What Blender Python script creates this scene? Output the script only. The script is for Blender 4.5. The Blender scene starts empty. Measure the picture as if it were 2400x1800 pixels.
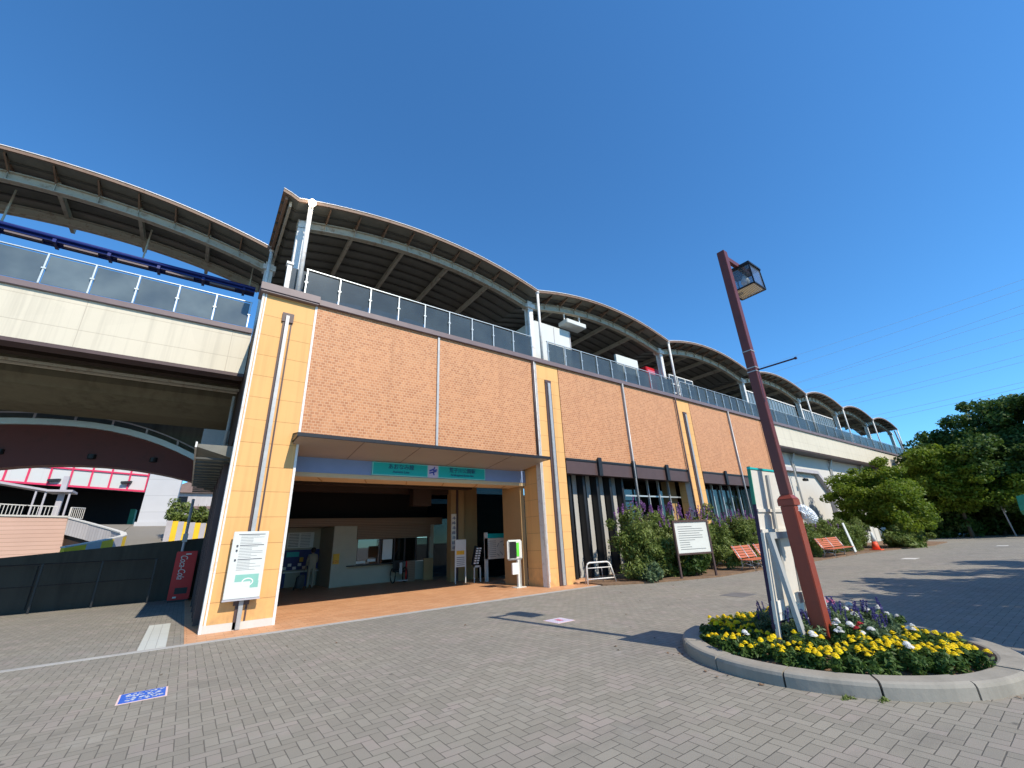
import bpy, bmesh, math, random
import numpy as np
from mathutils import Vector, Matrix
random.seed(7); rng = np.random.default_rng(11)
R = math.radians; PI = math.pi
scene = bpy.context.scene
C = scene.collection

# ------------------------------------------------------------------ camera, sky, sun, exposure
YAW, PITCH, ROLL, CAMH = 0.6435, 0.356, -0.0461, 1.55
cam_d = bpy.data.cameras.new("camera"); cam = bpy.data.objects.new("camera", cam_d); C.objects.link(cam)
cam_d.sensor_width = 36; cam_d.lens = 978.27/2400*36; cam_d.clip_start = .05; cam_d.clip_end = 3000
_f = Vector((math.sin(YAW)*math.cos(PITCH), math.cos(YAW)*math.cos(PITCH), math.sin(PITCH)))
_r = Vector((math.cos(YAW), -math.sin(YAW), 0)); _u = _r.cross(_f)
_r2 = _r*math.cos(ROLL)+_u*math.sin(ROLL); _u2 = -_r*math.sin(ROLL)+_u*math.cos(ROLL)
cam.matrix_world = Matrix((( _r2.x, _u2.x, -_f.x, 0), (_r2.y, _u2.y, -_f.y, 0), (_r2.z, _u2.z, -_f.z, CAMH), (0, 0, 0, 1)))
scene.camera = cam
SUN_EL, SUN_DX, SUN_DY = R(43.8), 0.135, -1.0          # horizontal direction towards the sun
world = bpy.data.worlds.new("World"); scene.world = world; world.use_nodes = True
wt = world.node_tree; wt.nodes.clear()
wo = wt.nodes.new('ShaderNodeOutputWorld'); bg = wt.nodes.new('ShaderNodeBackground'); sk = wt.nodes.new('ShaderNodeTexSky')
sk.sky_type = 'NISHITA'; sk.sun_disc = False; sk.sun_elevation = SUN_EL; sk.sun_rotation = math.atan2(SUN_DX, SUN_DY)
sk.air_density = 1.0; sk.dust_density = 0.0; sk.ozone_density = 5.0; sk.altitude = 0
bg.inputs['Strength'].default_value = 0.15
tint = wt.nodes.new('ShaderNodeMix'); tint.data_type = 'RGBA'; tint.blend_type = 'MULTIPLY'; tint.inputs[0].default_value = 1; tint.inputs[7].default_value = (.52, .98, 1.22, 1)   # deep clear-sky blue
wt.links.new(sk.outputs[0], tint.inputs[6]); wt.links.new(tint.outputs[2], bg.inputs[0]); wt.links.new(bg.outputs[0], wo.inputs[0])
sl = bpy.data.lights.new("sun", 'SUN'); sl.energy = 4.5; sl.angle = R(.53); sl.color = (1, .91, .77)
so = bpy.data.objects.new("sun", sl); C.objects.link(so)
_d = Vector((SUN_DX, SUN_DY, 0)).normalized()*math.cos(SUN_EL)+Vector((0, 0, math.sin(SUN_EL)))
so.rotation_euler = _d.to_track_quat('Z', 'Y').to_euler(); so.location = (0, -20, 30)
scene.view_settings.view_transform = 'Standard'; scene.view_settings.look = 'None'
scene.view_settings.exposure = 0.30; scene.view_settings.gamma = 1
scene.cycles.max_bounces = 6; scene.cycles.transparent_max_bounces = 24

# ------------------------------------------------------------------ node helpers
class NT:
    def __init__(s, name):
        s.m = bpy.data.materials.new(name); s.m.use_nodes = True; s.t = s.m.node_tree; s.t.nodes.clear()
        s.out = s.t.nodes.new('ShaderNodeOutputMaterial')
    def n(s, typ, **kw):
        o = s.t.nodes.new(typ)
        for k, v in kw.items(): setattr(o, k, v)
        return o
    def l(s, a, b): s.t.links.new(a, b)
    def setv(s, sock, v):
        if isinstance(v, bpy.types.NodeSocket): s.l(v, sock)
        elif isinstance(v, (tuple, list)) and len(v) == 3 and sock.type == 'RGBA': sock.default_value = (*v, 1)
        else: sock.default_value = v
    def math(s, op, a, b=0., c=0.):
        o = s.n('ShaderNodeMath', operation=op); s.setv(o.inputs[0], a); s.setv(o.inputs[1], b)
        if op in ('MULTIPLY_ADD', 'SMOOTH_MIN', 'WRAP', 'COMPARE'): s.setv(o.inputs[2], c)
        return o.outputs[0]
    def mix(s, f, a, b):
        o = s.n('ShaderNodeMix', data_type='RGBA'); s.setv(o.inputs[0], f); s.setv(o.inputs[6], a); s.setv(o.inputs[7], b); return o.outputs[2]
    def pos(s):
        g = s.n('ShaderNodeNewGeometry'); x = s.n('ShaderNodeSeparateXYZ'); s.l(g.outputs['Position'], x.inputs[0]); return g.outputs['Position'], x.outputs
    def comb(s, x, y, z=0.):
        o = s.n('ShaderNodeCombineXYZ'); s.setv(o.inputs[0], x); s.setv(o.inputs[1], y); s.setv(o.inputs[2], z); return o.outputs[0]
    def noise(s, vec, scale, detail=4., rough=.55):
        o = s.n('ShaderNodeTexNoise'); s.l(vec, o.inputs['Vector']); o.inputs['Scale'].default_value = scale
        o.inputs['Detail'].default_value = detail; o.inputs['Roughness'].default_value = rough; return o.outputs[0]
    def ramp(s, f, a, b, lo=0., hi=1.):
        o = s.n('ShaderNodeMapRange'); s.setv(o.inputs[0], f); s.setv(o.inputs[1], a); s.setv(o.inputs[2], b); s.setv(o.inputs[3], lo); s.setv(o.inputs[4], hi); return o.outputs[0]
    def bsdf(s, col, rough=.8, metal=0., spec=.3, bump=None, bd=.01, bs=.5):
        b = s.n('ShaderNodeBsdfPrincipled'); s.setv(b.inputs['Base Color'], col); s.setv(b.inputs['Roughness'], rough)
        s.setv(b.inputs['Metallic'], metal); b.inputs['Specular IOR Level'].default_value = spec
        if bump is not None:
            o = s.n('ShaderNodeBump'); o.inputs['Strength'].default_value = bs; o.inputs['Distance'].default_value = bd; s.l(bump, o.inputs['Height']); s.l(o.outputs[0], b.inputs['Normal'])
        s.l(b.outputs[0], s.out.inputs[0]); return b

def mul(c, k): return tuple(min(1., v*k) for v in c)
def basic(name, col, rough=.7, metal=0., spec=.35, var=.12, scale=3., fine=40., bumpd=.0):
    t = NT(name); p, _ = t.pos()
    n1 = t.noise(p, scale, 5.); n2 = t.noise(p, fine, 3.)
    f = t.math('ADD', t.math('MULTIPLY', n1, .65), t.math('MULTIPLY', n2, .35))
    c = t.mix(t.ramp(f, .3, .7), mul(col, 1-var), mul(col, 1+var))
    t.bsdf(c, rough, metal, spec, n2 if bumpd else None, bumpd or .01); return t.m
def streaky(name, col, dark, rough=.85, amt=.6, bumpd=.004):
    t = NT(name); p, xs = t.pos()
    v = t.comb(t.math('MULTIPLY', xs[0], 2.2), t.math('MULTIPLY', xs[1], 2.2), t.math('MULTIPLY', xs[2], .25))
    n1 = t.noise(v, 1.6, 6., .65); n2 = t.noise(p, 18., 4.); n3 = t.noise(p, .7, 3.)
    f = t.math('MULTIPLY', t.ramp(n1, .42, .75), t.ramp(n3, .3, .65)); f = t.math('MULTIPLY', f, amt)
    c = t.mix(f, col, dark); c = t.mix(t.math('MULTIPLY', t.ramp(n2, .35, .7), .25), c, mul(col, .8))
    t.bsdf(c, rough, 0., .25, n2, bumpd); return t.m
def tilewall(name, w, h, c1, c2, mortar, msize=.02, offs=.5, rough=.6, bias=0., bumpd=.004, plane='xz', var=.35, dirt=.25, streak=0.):
    t = NT(name); p, xs = t.pos()
    a = {'xz': (xs[0], xs[2]), 'xy': (xs[0], xs[1]), 'yz': (xs[1], xs[2])}[plane]
    v = t.comb(a[0], a[1])
    b = t.n('ShaderNodeTexBrick'); t.l(v, b.inputs['Vector']); b.offset = offs; b.squash = 1
    b.inputs['Scale'].default_value = 1; b.inputs['Brick Width'].default_value = w; b.inputs['Row Height'].default_value = h
    b.inputs['Mortar Size'].default_value = msize; b.inputs['Mortar Smooth'].default_value = .2; b.inputs['Bias'].default_value = bias
    t.setv(b.inputs['Color1'], c1); t.setv(b.inputs['Color2'], c2); t.setv(b.inputs['Mortar'], mortar)
    n = t.noise(p, .6, 5.); n2 = t.noise(p, 25., 3.)
    c = t.mix(t.math('MULTIPLY', t.ramp(n, .35, .75), dirt), b.outputs[0], mul(c1, .62))
    c = t.mix(t.math('MULTIPLY', n2, .18), c, mul(c2, 1.1))
    if streak:
        sv = t.comb(t.math('MULTIPLY', xs[0], 5.), t.math('MULTIPLY', xs[1], 5.), t.math('MULTIPLY', xs[2], .16)); sn = t.noise(sv, 1.3, 5., .62)
        c = t.mix(t.math('MULTIPLY', t.ramp(sn, .5, .72), streak), c, mul(c1, .5))
        bn = t.math('MULTIPLY', t.ramp(xs[2], .9, .0), t.ramp(t.noise(p, 5., 4.), .35, .7)); c = t.mix(t.math('MULTIPLY', bn, .55), c, (.2, .13, .08))
        pv = t.n('ShaderNodeTexVoronoi'); t.l(t.comb(t.math('MULTIPLY', a[0], .45), t.math('MULTIPLY', a[1], .9)), pv.inputs['Vector']); pv.inputs['Scale'].default_value = 1.3
        c = t.mix(t.math('MULTIPLY', t.ramp(pv.outputs['Color'], .2, .8), .10), c, mul(c2, 1.25))
    inv = t.math('SUBTRACT', 1., b.outputs[1])
    t.bsdf(c, rough, 0., .3, inv, bumpd, .6); return t.m
def paver():
    t = NT('block_paving'); p, xs = t.pos(); W = .105
    wob = t.noise(p, 3., 2.)
    X = t.math('DIVIDE', t.math('ADD', xs[0], t.math('MULTIPLY', wob, .012)), W)
    Y = t.math('DIVIDE', t.math('SUBTRACT', xs[1], t.math('MULTIPLY', wob, .012)), W)
    i = t.math('FLOOR', X); j = t.math('FLOOR', Y); fx = t.math('SUBTRACT', X, i); fy = t.math('SUBTRACT', Y, j)
    k = t.math('FLOORED_MODULO', t.math('SUBTRACT', i, j), 4.)
    e = [t.math('COMPARE', k, float(q), .1) for q in range(4)]
    hor = t.math('ADD', e[0], e[1]); ver = t.math('SUBTRACT', 1., hor)
    u = t.math('ADD', t.math('MULTIPLY', hor, t.math('ADD', fx, e[1])), t.math('MULTIPLY', ver, t.math('ADD', fy, e[2])))
    v = t.math('ADD', t.math('MULTIPLY', hor, fy), t.math('MULTIPLY', ver, fx))
    d = t.math('MINIMUM', t.math('MINIMUM', u, t.math('SUBTRACT', 2., u)), t.math('MINIMUM', v, t.math('SUBTRACT', 1., v)))
    bi = t.math('SUBTRACT', i, e[1]); bj = t.math('SUBTRACT', j, e[2])
    wn = t.n('ShaderNodeTexWhiteNoise', noise_dimensions='3D'); t.l(t.comb(bi, bj, ver), wn.inputs['Vector'])
    fine = t.noise(p, 150., 3., .7); gran = t.noise(p, 260., 2., .6); big = t.noise(p, .35, 5., .6); mid = t.noise(p, 1.7, 4.)
    tone = t.math('ADD', t.math('MULTIPLY', wn.outputs[0], .32), t.math('MULTIPLY', t.ramp(fine, .3, .7), .28))
    tone = t.math('ADD', tone, t.math('MULTIPLY', t.ramp(gran, .4, .6), .42))
    c = t.mix(tone, (.185, .170, .138), (.335, .31, .255))
    pink = t.math('MULTIPLY', t.ramp(mid, .48, .62), t.math('MULTIPLY', wn.outputs[0], .5))
    c = t.mix(pink, c, (.33, .27, .245))
    c = t.mix(t.math('MULTIPLY', t.ramp(big, .42, .7), .35), c, (.17, .16, .148))
    moss = t.math('MULTIPLY', t.ramp(t.noise(p, .9, 4.), .55, .7), .5)
    jc = t.mix(moss, (.118, .108, .09), (.11, .115, .065))
    jn = t.ramp(t.noise(p, 6., 3.), .3, .7, .035, .085)
    jm = t.n('ShaderNodeMapRange', interpolation_type='SMOOTHSTEP'); t.setv(jm.inputs[0], d); jm.inputs[1].default_value = .01; t.setv(jm.inputs[2], jn); 
    c = t.mix(jm.outputs[0], jc, c)
    vo = t.n('ShaderNodeTexVoronoi'); t.l(p, vo.inputs['Vector']); vo.inputs['Scale'].default_value = 2.1; vr_ = t.n('ShaderNodeTexWhiteNoise', noise_dimensions='3D'); t.l(vo.outputs['Position'], vr_.inputs['Vector'])
    gum = t.math('MULTIPLY', t.ramp(vo.outputs['Distance'], .075, .05), t.math('GREATER_THAN', vr_.outputs[0], .72)); c = t.mix(t.math('MULTIPLY', gum, .65), c, (.07, .066, .06))
    sn = t.ramp(t.noise(t.comb(t.math('MULTIPLY', xs[0], .6), t.math('MULTIPLY', xs[1], 1.3)), .8, 6., .7), .56, .72); c = t.mix(t.math('MULTIPLY', sn, .38), c, (.12, .112, .098))
    ln_ = t.ramp(t.noise(p, 1.1, 5., .65), .60, .74); c = t.mix(t.math('MULTIPLY', ln_, .35), c, (.40, .385, .34))
    pud = t.noise(p, 2.3, 3.)
    hgt = t.math('ADD', t.math('MULTIPLY', jm.outputs[0], .8), t.math('MULTIPLY', fine, .45))
    t.bsdf(c, t.ramp(pud, .3, .7, .72, .92), 0., .25, hgt, .005, .7); return t.m
def leafmat(name, c1, c2, c3=None, trans=.35):
    t = NT(name); g = t.n('ShaderNodeNewGeometry'); p = g.outputs['Position']
    n = t.noise(p, .9, 3.)
    c = t.mix(g.outputs['Random Per Island'], c1, c2)
    c = t.mix(t.math('MULTIPLY', t.ramp(n, .4, .65), .6), c, c3 or mul(c2, 1.3))
    b = t.n('ShaderNodeBsdfPrincipled'); t.setv(b.inputs['Base Color'], c); b.inputs['Roughness'].default_value = .55; b.inputs['Specular IOR Level'].default_value = .35
    tr = t.n('ShaderNodeBsdfTranslucent'); t.l(c, tr.inputs[0]); mx = t.n('ShaderNodeMixShader'); mx.inputs[0].default_value = trans
    t.l(b.outputs[0], mx.inputs[1]); t.l(tr.outputs[0], mx.inputs[2]); t.l(mx.outputs[0], t.out.inputs[0]); return t.m
def glassmat(name, tint, diff, fd=.35, fg=.12, rough=.05):
    t = NT(name); p, xs = t.pos()
    tr = t.n('ShaderNodeBsdfTransparent'); t.setv(tr.inputs[0], tint)
    df = t.n('ShaderNodeBsdfDiffuse'); n = t.noise(p, 1.1, 3.); oi = t.n('ShaderNodeObjectInfo'); t.l(t.mix(t.math('ADD', t.math('MULTIPLY', n, .6), t.math('MULTIPLY', oi.outputs['Random'], .4)), mul(diff, .6), mul(diff, 1.5)), df.inputs[0])
    m1 = t.n('ShaderNodeMixShader'); t.setv(m1.inputs[0], t.ramp(n, .3, .7, fd*.85, fd*1.15)); t.l(tr.outputs[0], m1.inputs[1]); t.l(df.outputs[0], m1.inputs[2])
    gl = t.n('ShaderNodeBsdfGlossy'); gl.inputs['Roughness'].default_value = rough; t.setv(gl.inputs[0], (.9, .95, 1))
    lw = t.n('ShaderNodeLayerWeight'); lw.inputs[0].default_value = .35
    m2 = t.n('ShaderNodeMixShader'); t.setv(m2.inputs[0], t.math('ADD', fg, t.math('MULTIPLY', lw.outputs[0], .30)))
    t.l(m1.outputs[0], m2.inputs[1]); t.l(gl.outputs[0], m2.inputs[2]); t.l(m2.outputs[0], t.out.inputs[0]); return t.m
def emis(name, col, s):
    t = NT(name); e = t.n('ShaderNodeEmission'); t.setv(e.inputs[0], col); e.inputs[1].default_value = s; t.l(e.outputs[0], t.out.inputs[0]); return t.m
def rusty(name, col, rust, amt=.5, rough=.6, metal=0.):
    t = NT(name); p, xs = t.pos(); n = t.noise(p, 5., 6., .7); n2 = t.noise(p, 45., 3.)
    f = t.math('MULTIPLY', t.ramp(n, .52, .66), amt); c = t.mix(f, t.mix(t.math('MULTIPLY', n2, .3), col, mul(col, .7)), rust)
    t.bsdf(c, rough, metal, .35, n2, .002); return t.m

M = {}
M['pave'] = paver()
M['kerbline'] = basic('kerb_line', (.36, .35, .33), .85, var=.2, scale=2, fine=60, bumpd=.003)
M['terracotta'] = tilewall('terracotta_floor_tile', .3, .15, (.54, .265, .13), (.66, .36, .19), (.36, .20, .11), .006, .5, .55, plane='xy', dirt=.3)
M['brick'] = tilewall('salmon_brick_tile', .112, .080, (.39, .152, .064), (.56, .258, .118), (.60, .38, .225), .0085, .5, .6, dirt=.10, streak=.16)
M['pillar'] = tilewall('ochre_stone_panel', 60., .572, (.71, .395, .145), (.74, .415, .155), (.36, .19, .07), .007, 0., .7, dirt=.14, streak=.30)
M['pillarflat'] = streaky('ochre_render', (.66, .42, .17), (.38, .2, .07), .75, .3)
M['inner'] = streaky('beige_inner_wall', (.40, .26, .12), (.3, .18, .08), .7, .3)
M['cream'] = tilewall('cream_fascia_panel', 3.3, .72, (.60, .54, .42), (.62, .56, .44), (.45, .39, .30), .008, .0, .6, dirt=.12, streak=.30)
M['whitewall'] = streaky('white_render', (.58, .56, .51), (.38, .35, .30), .85, .25)
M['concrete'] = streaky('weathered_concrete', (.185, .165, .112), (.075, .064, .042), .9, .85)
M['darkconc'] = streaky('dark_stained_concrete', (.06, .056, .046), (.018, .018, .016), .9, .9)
M['kerb'] = streaky('kerb_concrete', (.31, .285, .24), (.14, .13, .105), .9, .9, .006)
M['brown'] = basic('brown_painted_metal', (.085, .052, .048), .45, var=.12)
M['cornice'] = basic('brown_grey_coping', (.17, .125, .125), .45, var=.12)
M['steel'] = basic('brushed_steel', (.40, .40, .39), .5, .35, .5, .12, fine=12)
M['white'] = rusty('white_painted_steel', (.74, .72, .68), (.34, .18, .09), .35)
M['whiteclean'] = basic('white_board', (.62, .63, .59), .5, var=.04)
M['cream_steel'] = rusty('cream_painted_beam', (.47, .43, .34), (.22, .115, .06), .6)
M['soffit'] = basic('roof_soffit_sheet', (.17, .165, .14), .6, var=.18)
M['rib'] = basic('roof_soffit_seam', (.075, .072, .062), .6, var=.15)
M['rim'] = rusty('roof_edge_trim', (.20, .125, .085), (.12, .055, .03), .7)
M['bracketbrown'] = rusty('rusted_bracket', (.24, .15, .10), (.12, .06, .035), .7)
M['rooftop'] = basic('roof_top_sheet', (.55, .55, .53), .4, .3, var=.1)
M['rail'] = basic('pale_aluminium', (.50, .54, .54), .4, .4, var=.06)
M['glass'] = glassmat('barrier_glass', (.36, .40, .40), (.10, .12, .118), .45, .03, .15)
M['glassleft'] = glassmat('barrier_glass_left', (.42, .50, .54), (.155, .19, .195), .72, .03, .15)
M['darkglass'] = glassmat('dark_window_glass', (.25, .26, .26), (.02, .02, .02), .3, .08, .02)
M['clearglass'] = glassmat('lantern_glass', (.85, .88, .9), (.4, .42, .42), .12, .05, .05)
M['screen'] = glassmat('windbreak_sheet', (.35, .42, .44), (.17, .23, .26), .75, .05, .2)
M['blueband'] = basic('blue_grey_panel', (.20, .28, .48), .5, var=.05)
M['teal'] = basic('teal_sign_face', (.01, .42, .41), .45, var=.04)
M['tealpale'] = basic('teal_sign_edge', (.2, .62, .6), .45, var=.03)
M['navy'] = basic('navy_lettering', (.02, .05, .16), .5, var=.03)
M['lav'] = basic('lavender_logo_ground', (.55, .50, .66), .5, var=.04)
M['logoblue'] = basic('logo_blue', (.05, .08, .42), .5, var=.03)
M['canopyunder'] = basic('canopy_soffit_panel', (.30, .265, .225), .55, var=.08, scale=1)
M['beamcream'] = basic('cream_soffit', (.56, .44, .27), .6, var=.06)
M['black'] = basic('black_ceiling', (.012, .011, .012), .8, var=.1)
M['darkbrownwall'] = basic('dark_brown_wall', (.045, .028, .02), .7, var=.15)
M['woodshutter'] = tilewall('brown_shutter_slats', 30., .07, (.24, .155, .10), (.26, .17, .11), (.13, .08, .05), .008, 0., .5, dirt=.1)
M['curtain'] = basic('pale_grey_blind', (.40, .385, .35), .8, var=.1, scale=1.2)
M['redbridge'] = rusty('dark_red_girder', (.105, .020, .012), (.06, .014, .008), .5, .5)
M['pinkpanel'] = tilewall('white_translucent_panel', 1.4, 6., (.50, .54, .50), (.57, .54, .54), (.5, .5, .48), .01, 0., .5, dirt=.1)
M['pink'] = basic('crimson_frame', (.62, .03, .10), .5, var=.08)
M['pier'] = tilewall('white_concrete_pier', 4., 1.1, (.48, .48, .49), (.52, .52, .52), (.32, .32, .32), .012, 0., .8, dirt=.25)
M['peach'] = tilewall('peach_board_wall', 5., .19, (.55, .36, .28), (.60, .40, .32), (.36, .23, .17), .012, 0., .8, dirt=.3)
M['greyparapet'] = tilewall('ribbed_grey_parapet', .12, 6., (.44, .41, .40), (.50, .47, .46), (.36, .33, .33), .012, 0., .85, dirt=.3)
M['yellow'] = basic('yellow_paint', (.78, .50, .02), .6, var=.12)
M['greypaint'] = basic('grey_paint', (.42, .40, .42), .7, var=.1)
M['asphalt'] = streaky('ramp_asphalt', (.22, .20, .165), (.13, .12, .1), .9, .5)
M['soil'] = basic('planting_soil', (.20, .125, .075), .95, var=.35, scale=6, fine=60, bumpd=.03)
M['lampred'] = rusty('oxide_red_paint', (.25, .048, .026), (.16, .04, .03), .5, .42)
M['lampdark'] = rusty('maroon_paint', (.14, .040, .034), (.09, .03, .025), .5, .42)
M['blackmetal'] = basic('black_metal', (.025, .025, .027), .4, .3, var=.1)
M['bulb'] = basic('frosted_bulb', (.8, .8, .78), .3, var=.02)
M['bag'] = basic('white_plastic_bag', (.78, .79, .8), .35, var=.05, scale=20)
M['greywood'] = streaky('grey_painted_frame', (.36, .37, .36), (.2, .19, .17), .7, .4)
M['signback'] = streaky('white_plywood_back', (.62, .58, .51), (.45, .41, .35), .75, .25)
M['purple'] = basic('purple_edge', (.03, .016, .045), .6, var=.1)
M['red'] = basic('red_machine', (.52, .012, .015), .35, var=.08)
M['bench'] = basic('orange_bench_slat', (.46, .13, .06), .5, var=.15, scale=8)
M['benchmetal'] = basic('silver_bench_iron', (.5, .51, .52), .4, .5, var=.1)
M['cone'] = basic('orange_cone_plastic', (.85, .09, .03), .45, var=.05)
M['bluepaint'] = basic('cobalt_blue_steel', (.008, .020, .15), .4, var=.12)
M['bluesticker'] = basic('blue_sticker', (.03, .12, .52), .5, var=.12, fine=90)
M['pinkedge'] = basic('pale_pink_edge', (.75, .55, .50), .6, var=.06)
M['ink'] = basic('printed_ink', (.07, .075, .09), .6, var=.1)
M['mint'] = basic('printed_mint', (.22, .46, .38), .6, var=.08)
M['mapbeige'] = basic('printed_beige', (.80, .73, .62), .5, var=.06)
M['green'] = basic('bright_green', (.12, .62, .06), .45, var=.05)
M['greensheet'] = basic('green_mesh', (.03, .22, .13), .6, var=.2)
M['bark'] = streaky('tree_bark', (.11, .085, .06), (.05, .04, .03), .95, .7, .02)
M['leaf_dark'] = leafmat('leaf_dark', (.026, .066, .011), (.072, .125, .020), (.10, .16, .028))
M['leaf_maple'] = leafmat('leaf_maple', (.08, .145, .010), (.17, .24, .018), (.25, .30, .03), .5)
M['leaf_shrub'] = leafmat('leaf_shrub', (.085, .135, .022), (.17, .225, .045), (.23, .27, .08))
M['leaf_bed'] = leafmat('leaf_bed', (.035, .085, .014), (.085, .155, .03), (.12, .19, .045))
M['leaf_sage'] = leafmat('leaf_sage', (.07, .12, .05), (.15, .21, .10), (.17, .24, .12))
M['marigold'] = leafmat('marigold_petal', (.86, .60, .008), (.90, .74, .015), (.9, .70, .012), .25)
M['whitepetal'] = leafmat('white_petal', (.75, .75, .70), (.8, .8, .78), (.82, .8, .78), .2)
M['redpetal'] = leafmat('red_petal', (.45, .01, .02), (.6, .02, .04), (.6, .03, .05), .2)
M['pinkpetal'] = leafmat('pink_petal', (.5, .06, .12), (.7, .25, .35), (.7, .2, .3), .2)
M['salvia'] = leafmat('salvia_petal', (.035, .03, .14), (.085, .065, .25), (.11, .09, .27), .2)
M['buddleia'] = leafmat('buddleia_petal', (.16, .06, .20), (.30, .14, .36), (.28, .14, .33), .2)
M['skin'] = basic('skin', (.50, .31, .22), .55, var=.05)
M['hair'] = basic('dark_hair', (.02, .017, .015), .6, var=.2)
M['khaki'] = basic('khaki_cloth', (.30, .26, .19), .9, var=.12)
M['paper'] = basic('paper_notice', (.80, .80, .76), .7, var=.06)
M['bluepanel'] = basic('navy_wall_panel', (.03, .035, .16), .5, var=.1)
M['creamwall'] = basic('cream_office_wall', (.46, .43, .33), .7, var=.06)
M['orangepaint'] = basic('orange_notice', (.75, .42, .04), .6, var=.1)
M['roofslate'] = basic('brown_house_roof', (.22, .15, .13), .7, var=.15)
M['wire'] = basic('aluminium_wire', (.42, .50, .62), .5, .3, var=.05)
M['tactile'] = tilewall('pale_grating', .15, .9, (.52, .53, .48), (.56, .57, .52), (.36, .36, .33), .006, 0., .6, plane='xy')
M['manhole'] = basic('cast_iron_cover', (.17, .165, .16), .6, .2, var=.2)

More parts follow.
